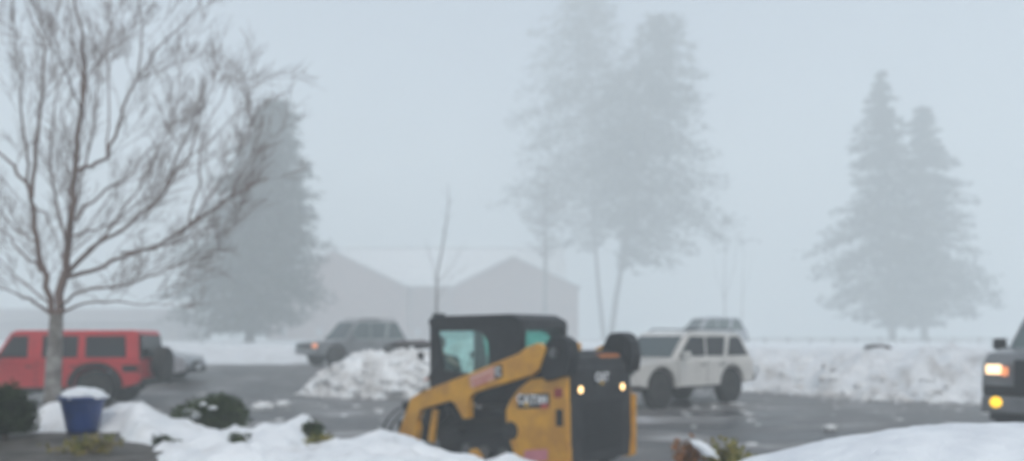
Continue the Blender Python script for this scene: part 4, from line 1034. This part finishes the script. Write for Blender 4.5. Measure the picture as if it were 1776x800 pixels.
# ------------------------------------------------------------------ buildings
def big_house():
    d = 160.0; zb = 1.0
    o = W(780, 590, d); o.z = zb
    t = thing('brick_building', o, 'wide fog-faded building with snowy roof and two front gables', 'building')
    X = lambda px, dd=d: (px - CX) / F * dd - o.x
    Z = lambda py, dd=d: CZ - (py - HY) / F * dd - zb
    # main block runs behind the gables
    x0, x1 = X(520), X(978); ze = Z(497, 161); zr = Z(433, 167)
    bm = NB(); box(bm, ((x0 + x1) / 2, 6.5, ze / 2 - .25), (x1 - x0, 11, ze + .5)); obj('wall', bm, 'wall', t)
    def roof(pts_l, name, m, parent=None):
        bm = NB(); v = [Vector(p) for p in pts_l]
        slab(bm, v, .25, Vector((0, 0, 1))); return obj(name, bm, m, parent or t)
    rf = roof([(x0 - .6, .4, ze), (x1 + .6, .4, ze), (x1 + .6, 7, zr), (x0 - .6, 7, zr)], 'roof', 'snow')
    roof([(x0 - .6, 13.6, ze), (x0 - .6, 7, zr), (x1 + .6, 7, zr), (x1 + .6, 13.6, ze)], 'roof', 'snow')
    bm = NB(); prism(bm, [(x0, ze), (x1, ze), (x1 - .1, zr - .1), (x0 + .1, zr - .1)], 6.9, 7.1); obj('gable_wall', bm, 'wall', t)
    bm = NB(); box(bm, ((x0 + x1) / 2, 7, zr + .22), (x1 - x0 + 1.4, .4, .22)); obj('ridge', bm, 'trim', t)
    for (pa, pk, pb, pky) in ((462, 578, 706, 436), (786, 890, 1003, 446)):
        xa, xk, xb = X(pa, 156), X(pk, 156), X(pb, 156); zp = Z(pky, 156); zE = Z(498, 156)
        bm = NB(); prism(bm, [(xa, -.3), (xb, -.3), (xb, zE), (xk, zp), (xa, zE)], -4, 4.5); g_ = obj('gable_wall', bm, 'wall', t)
        for (xx, zz) in ((xa, zE), (xb, zE)):
            sgn = -1 if xx == xa else 1
            bm = NB(); slab(bm, [(xx + sgn * .5, -4.5, zz - .25), (xk, -4.5, zp), (xk, 5, zp), (xx + sgn * .5, 5, zz - .25)], .22, Vector((0, 0, 1))); obj('roof', bm, 'wall2', t)
        for i in range(4):
            wx = lerp(xa, xb, (i + .5) / 4)
            for wz in (2.0,):
                bm = NB(); box(bm, (wx, -4.02, wz), (1.3, .08, 1.5)); wf = obj('window', bm, 'trim', t)
                bm = NB(); box(bm, (wx, -4.07, wz), (1.1, .04, 1.3)); obj('pane', bm, 'grey', wf)
    for i in range(3):
        wx = lerp(X(712), X(782), (i + .5) / 3)
        bm = NB(); box(bm, (wx, .97, 2.0), (1.2, .1, 1.5)); wf = obj('window', bm, 'trim', t)
        bm = NB(); box(bm, (wx, .91, 2.0), (1.0, .04, 1.3)); obj('pane', bm, 'grey', wf)
big_house()
def low_house():
    o = W(120, 590, 125); o.z = 1.0
    t = thing('low_building', o, 'long low fog-faded building behind the bare tree at far left', 'building')
    bm = NB(); box(bm, (0, 5, 1.5), (34, 9, 3.6)); obj('wall', bm, 'wall2', t)
    bm = NB(); slab(bm, [(-17.5, 0, 3.2), (17.5, 0, 3.2), (16, 5, 5.4), (-16, 5, 5.4)], .2, Vector((0, 0, 1))); obj('roof', bm, 'wall2', t)
    bm = NB(); slab(bm, [(-17.5, 10, 3.2), (-16, 5, 5.4), (16, 5, 5.4), (17.5, 10, 3.2)], .2, Vector((0, 0, 1))); obj('roof', bm, 'wall2', t)
    for i in range(8):
        bm = NB(); box(bm, (-15 + i * 4.2, .47, 1.4), (1.3, .08, 1.1)); wf = obj('window', bm, 'trim', t)
        bm = NB(); box(bm, (-15 + i * 4.2, .42, 1.4), (1.1, .04, .9)); obj('pane', bm, 'grey', wf)
low_house()

# rail fence beyond the bank at right
a = W(1290, 585, 112); b = W(1790, 589, 100)
t = thing('rail_fence', (a.x, a.y, .95), 'low wooden rail fence across the snow in front of the two firs', 'fence')
v = Vector((b.x - a.x, b.y - a.y, 0)); n = 12
for i in range(n + 1):
    q = v * (i / n); bm = NB(); box(bm, (q.x, q.y, .42), (.14, .14, 1.05)); obj('post', bm, 'wood', t, bevel=.01)
for z in (.45, .78):
    bm = NB(); tube(bm, [Vector((0, 0, z)), v * .5 + Vector((0, 0, z)), v + Vector((0, 0, z))], .055, 6); obj('rail', bm, 'wood', t)

# ------------------------------------------------------------------ render settings
S.render.engine = 'CYCLES'
cy = S.cycles
cy.use_denoising = True
cy.volume_bounces = 6; cy.max_bounces = 10; cy.diffuse_bounces = 3; cy.glossy_bounces = 3; cy.transparent_max_bounces = 12
cy.sample_clamp_indirect = 4
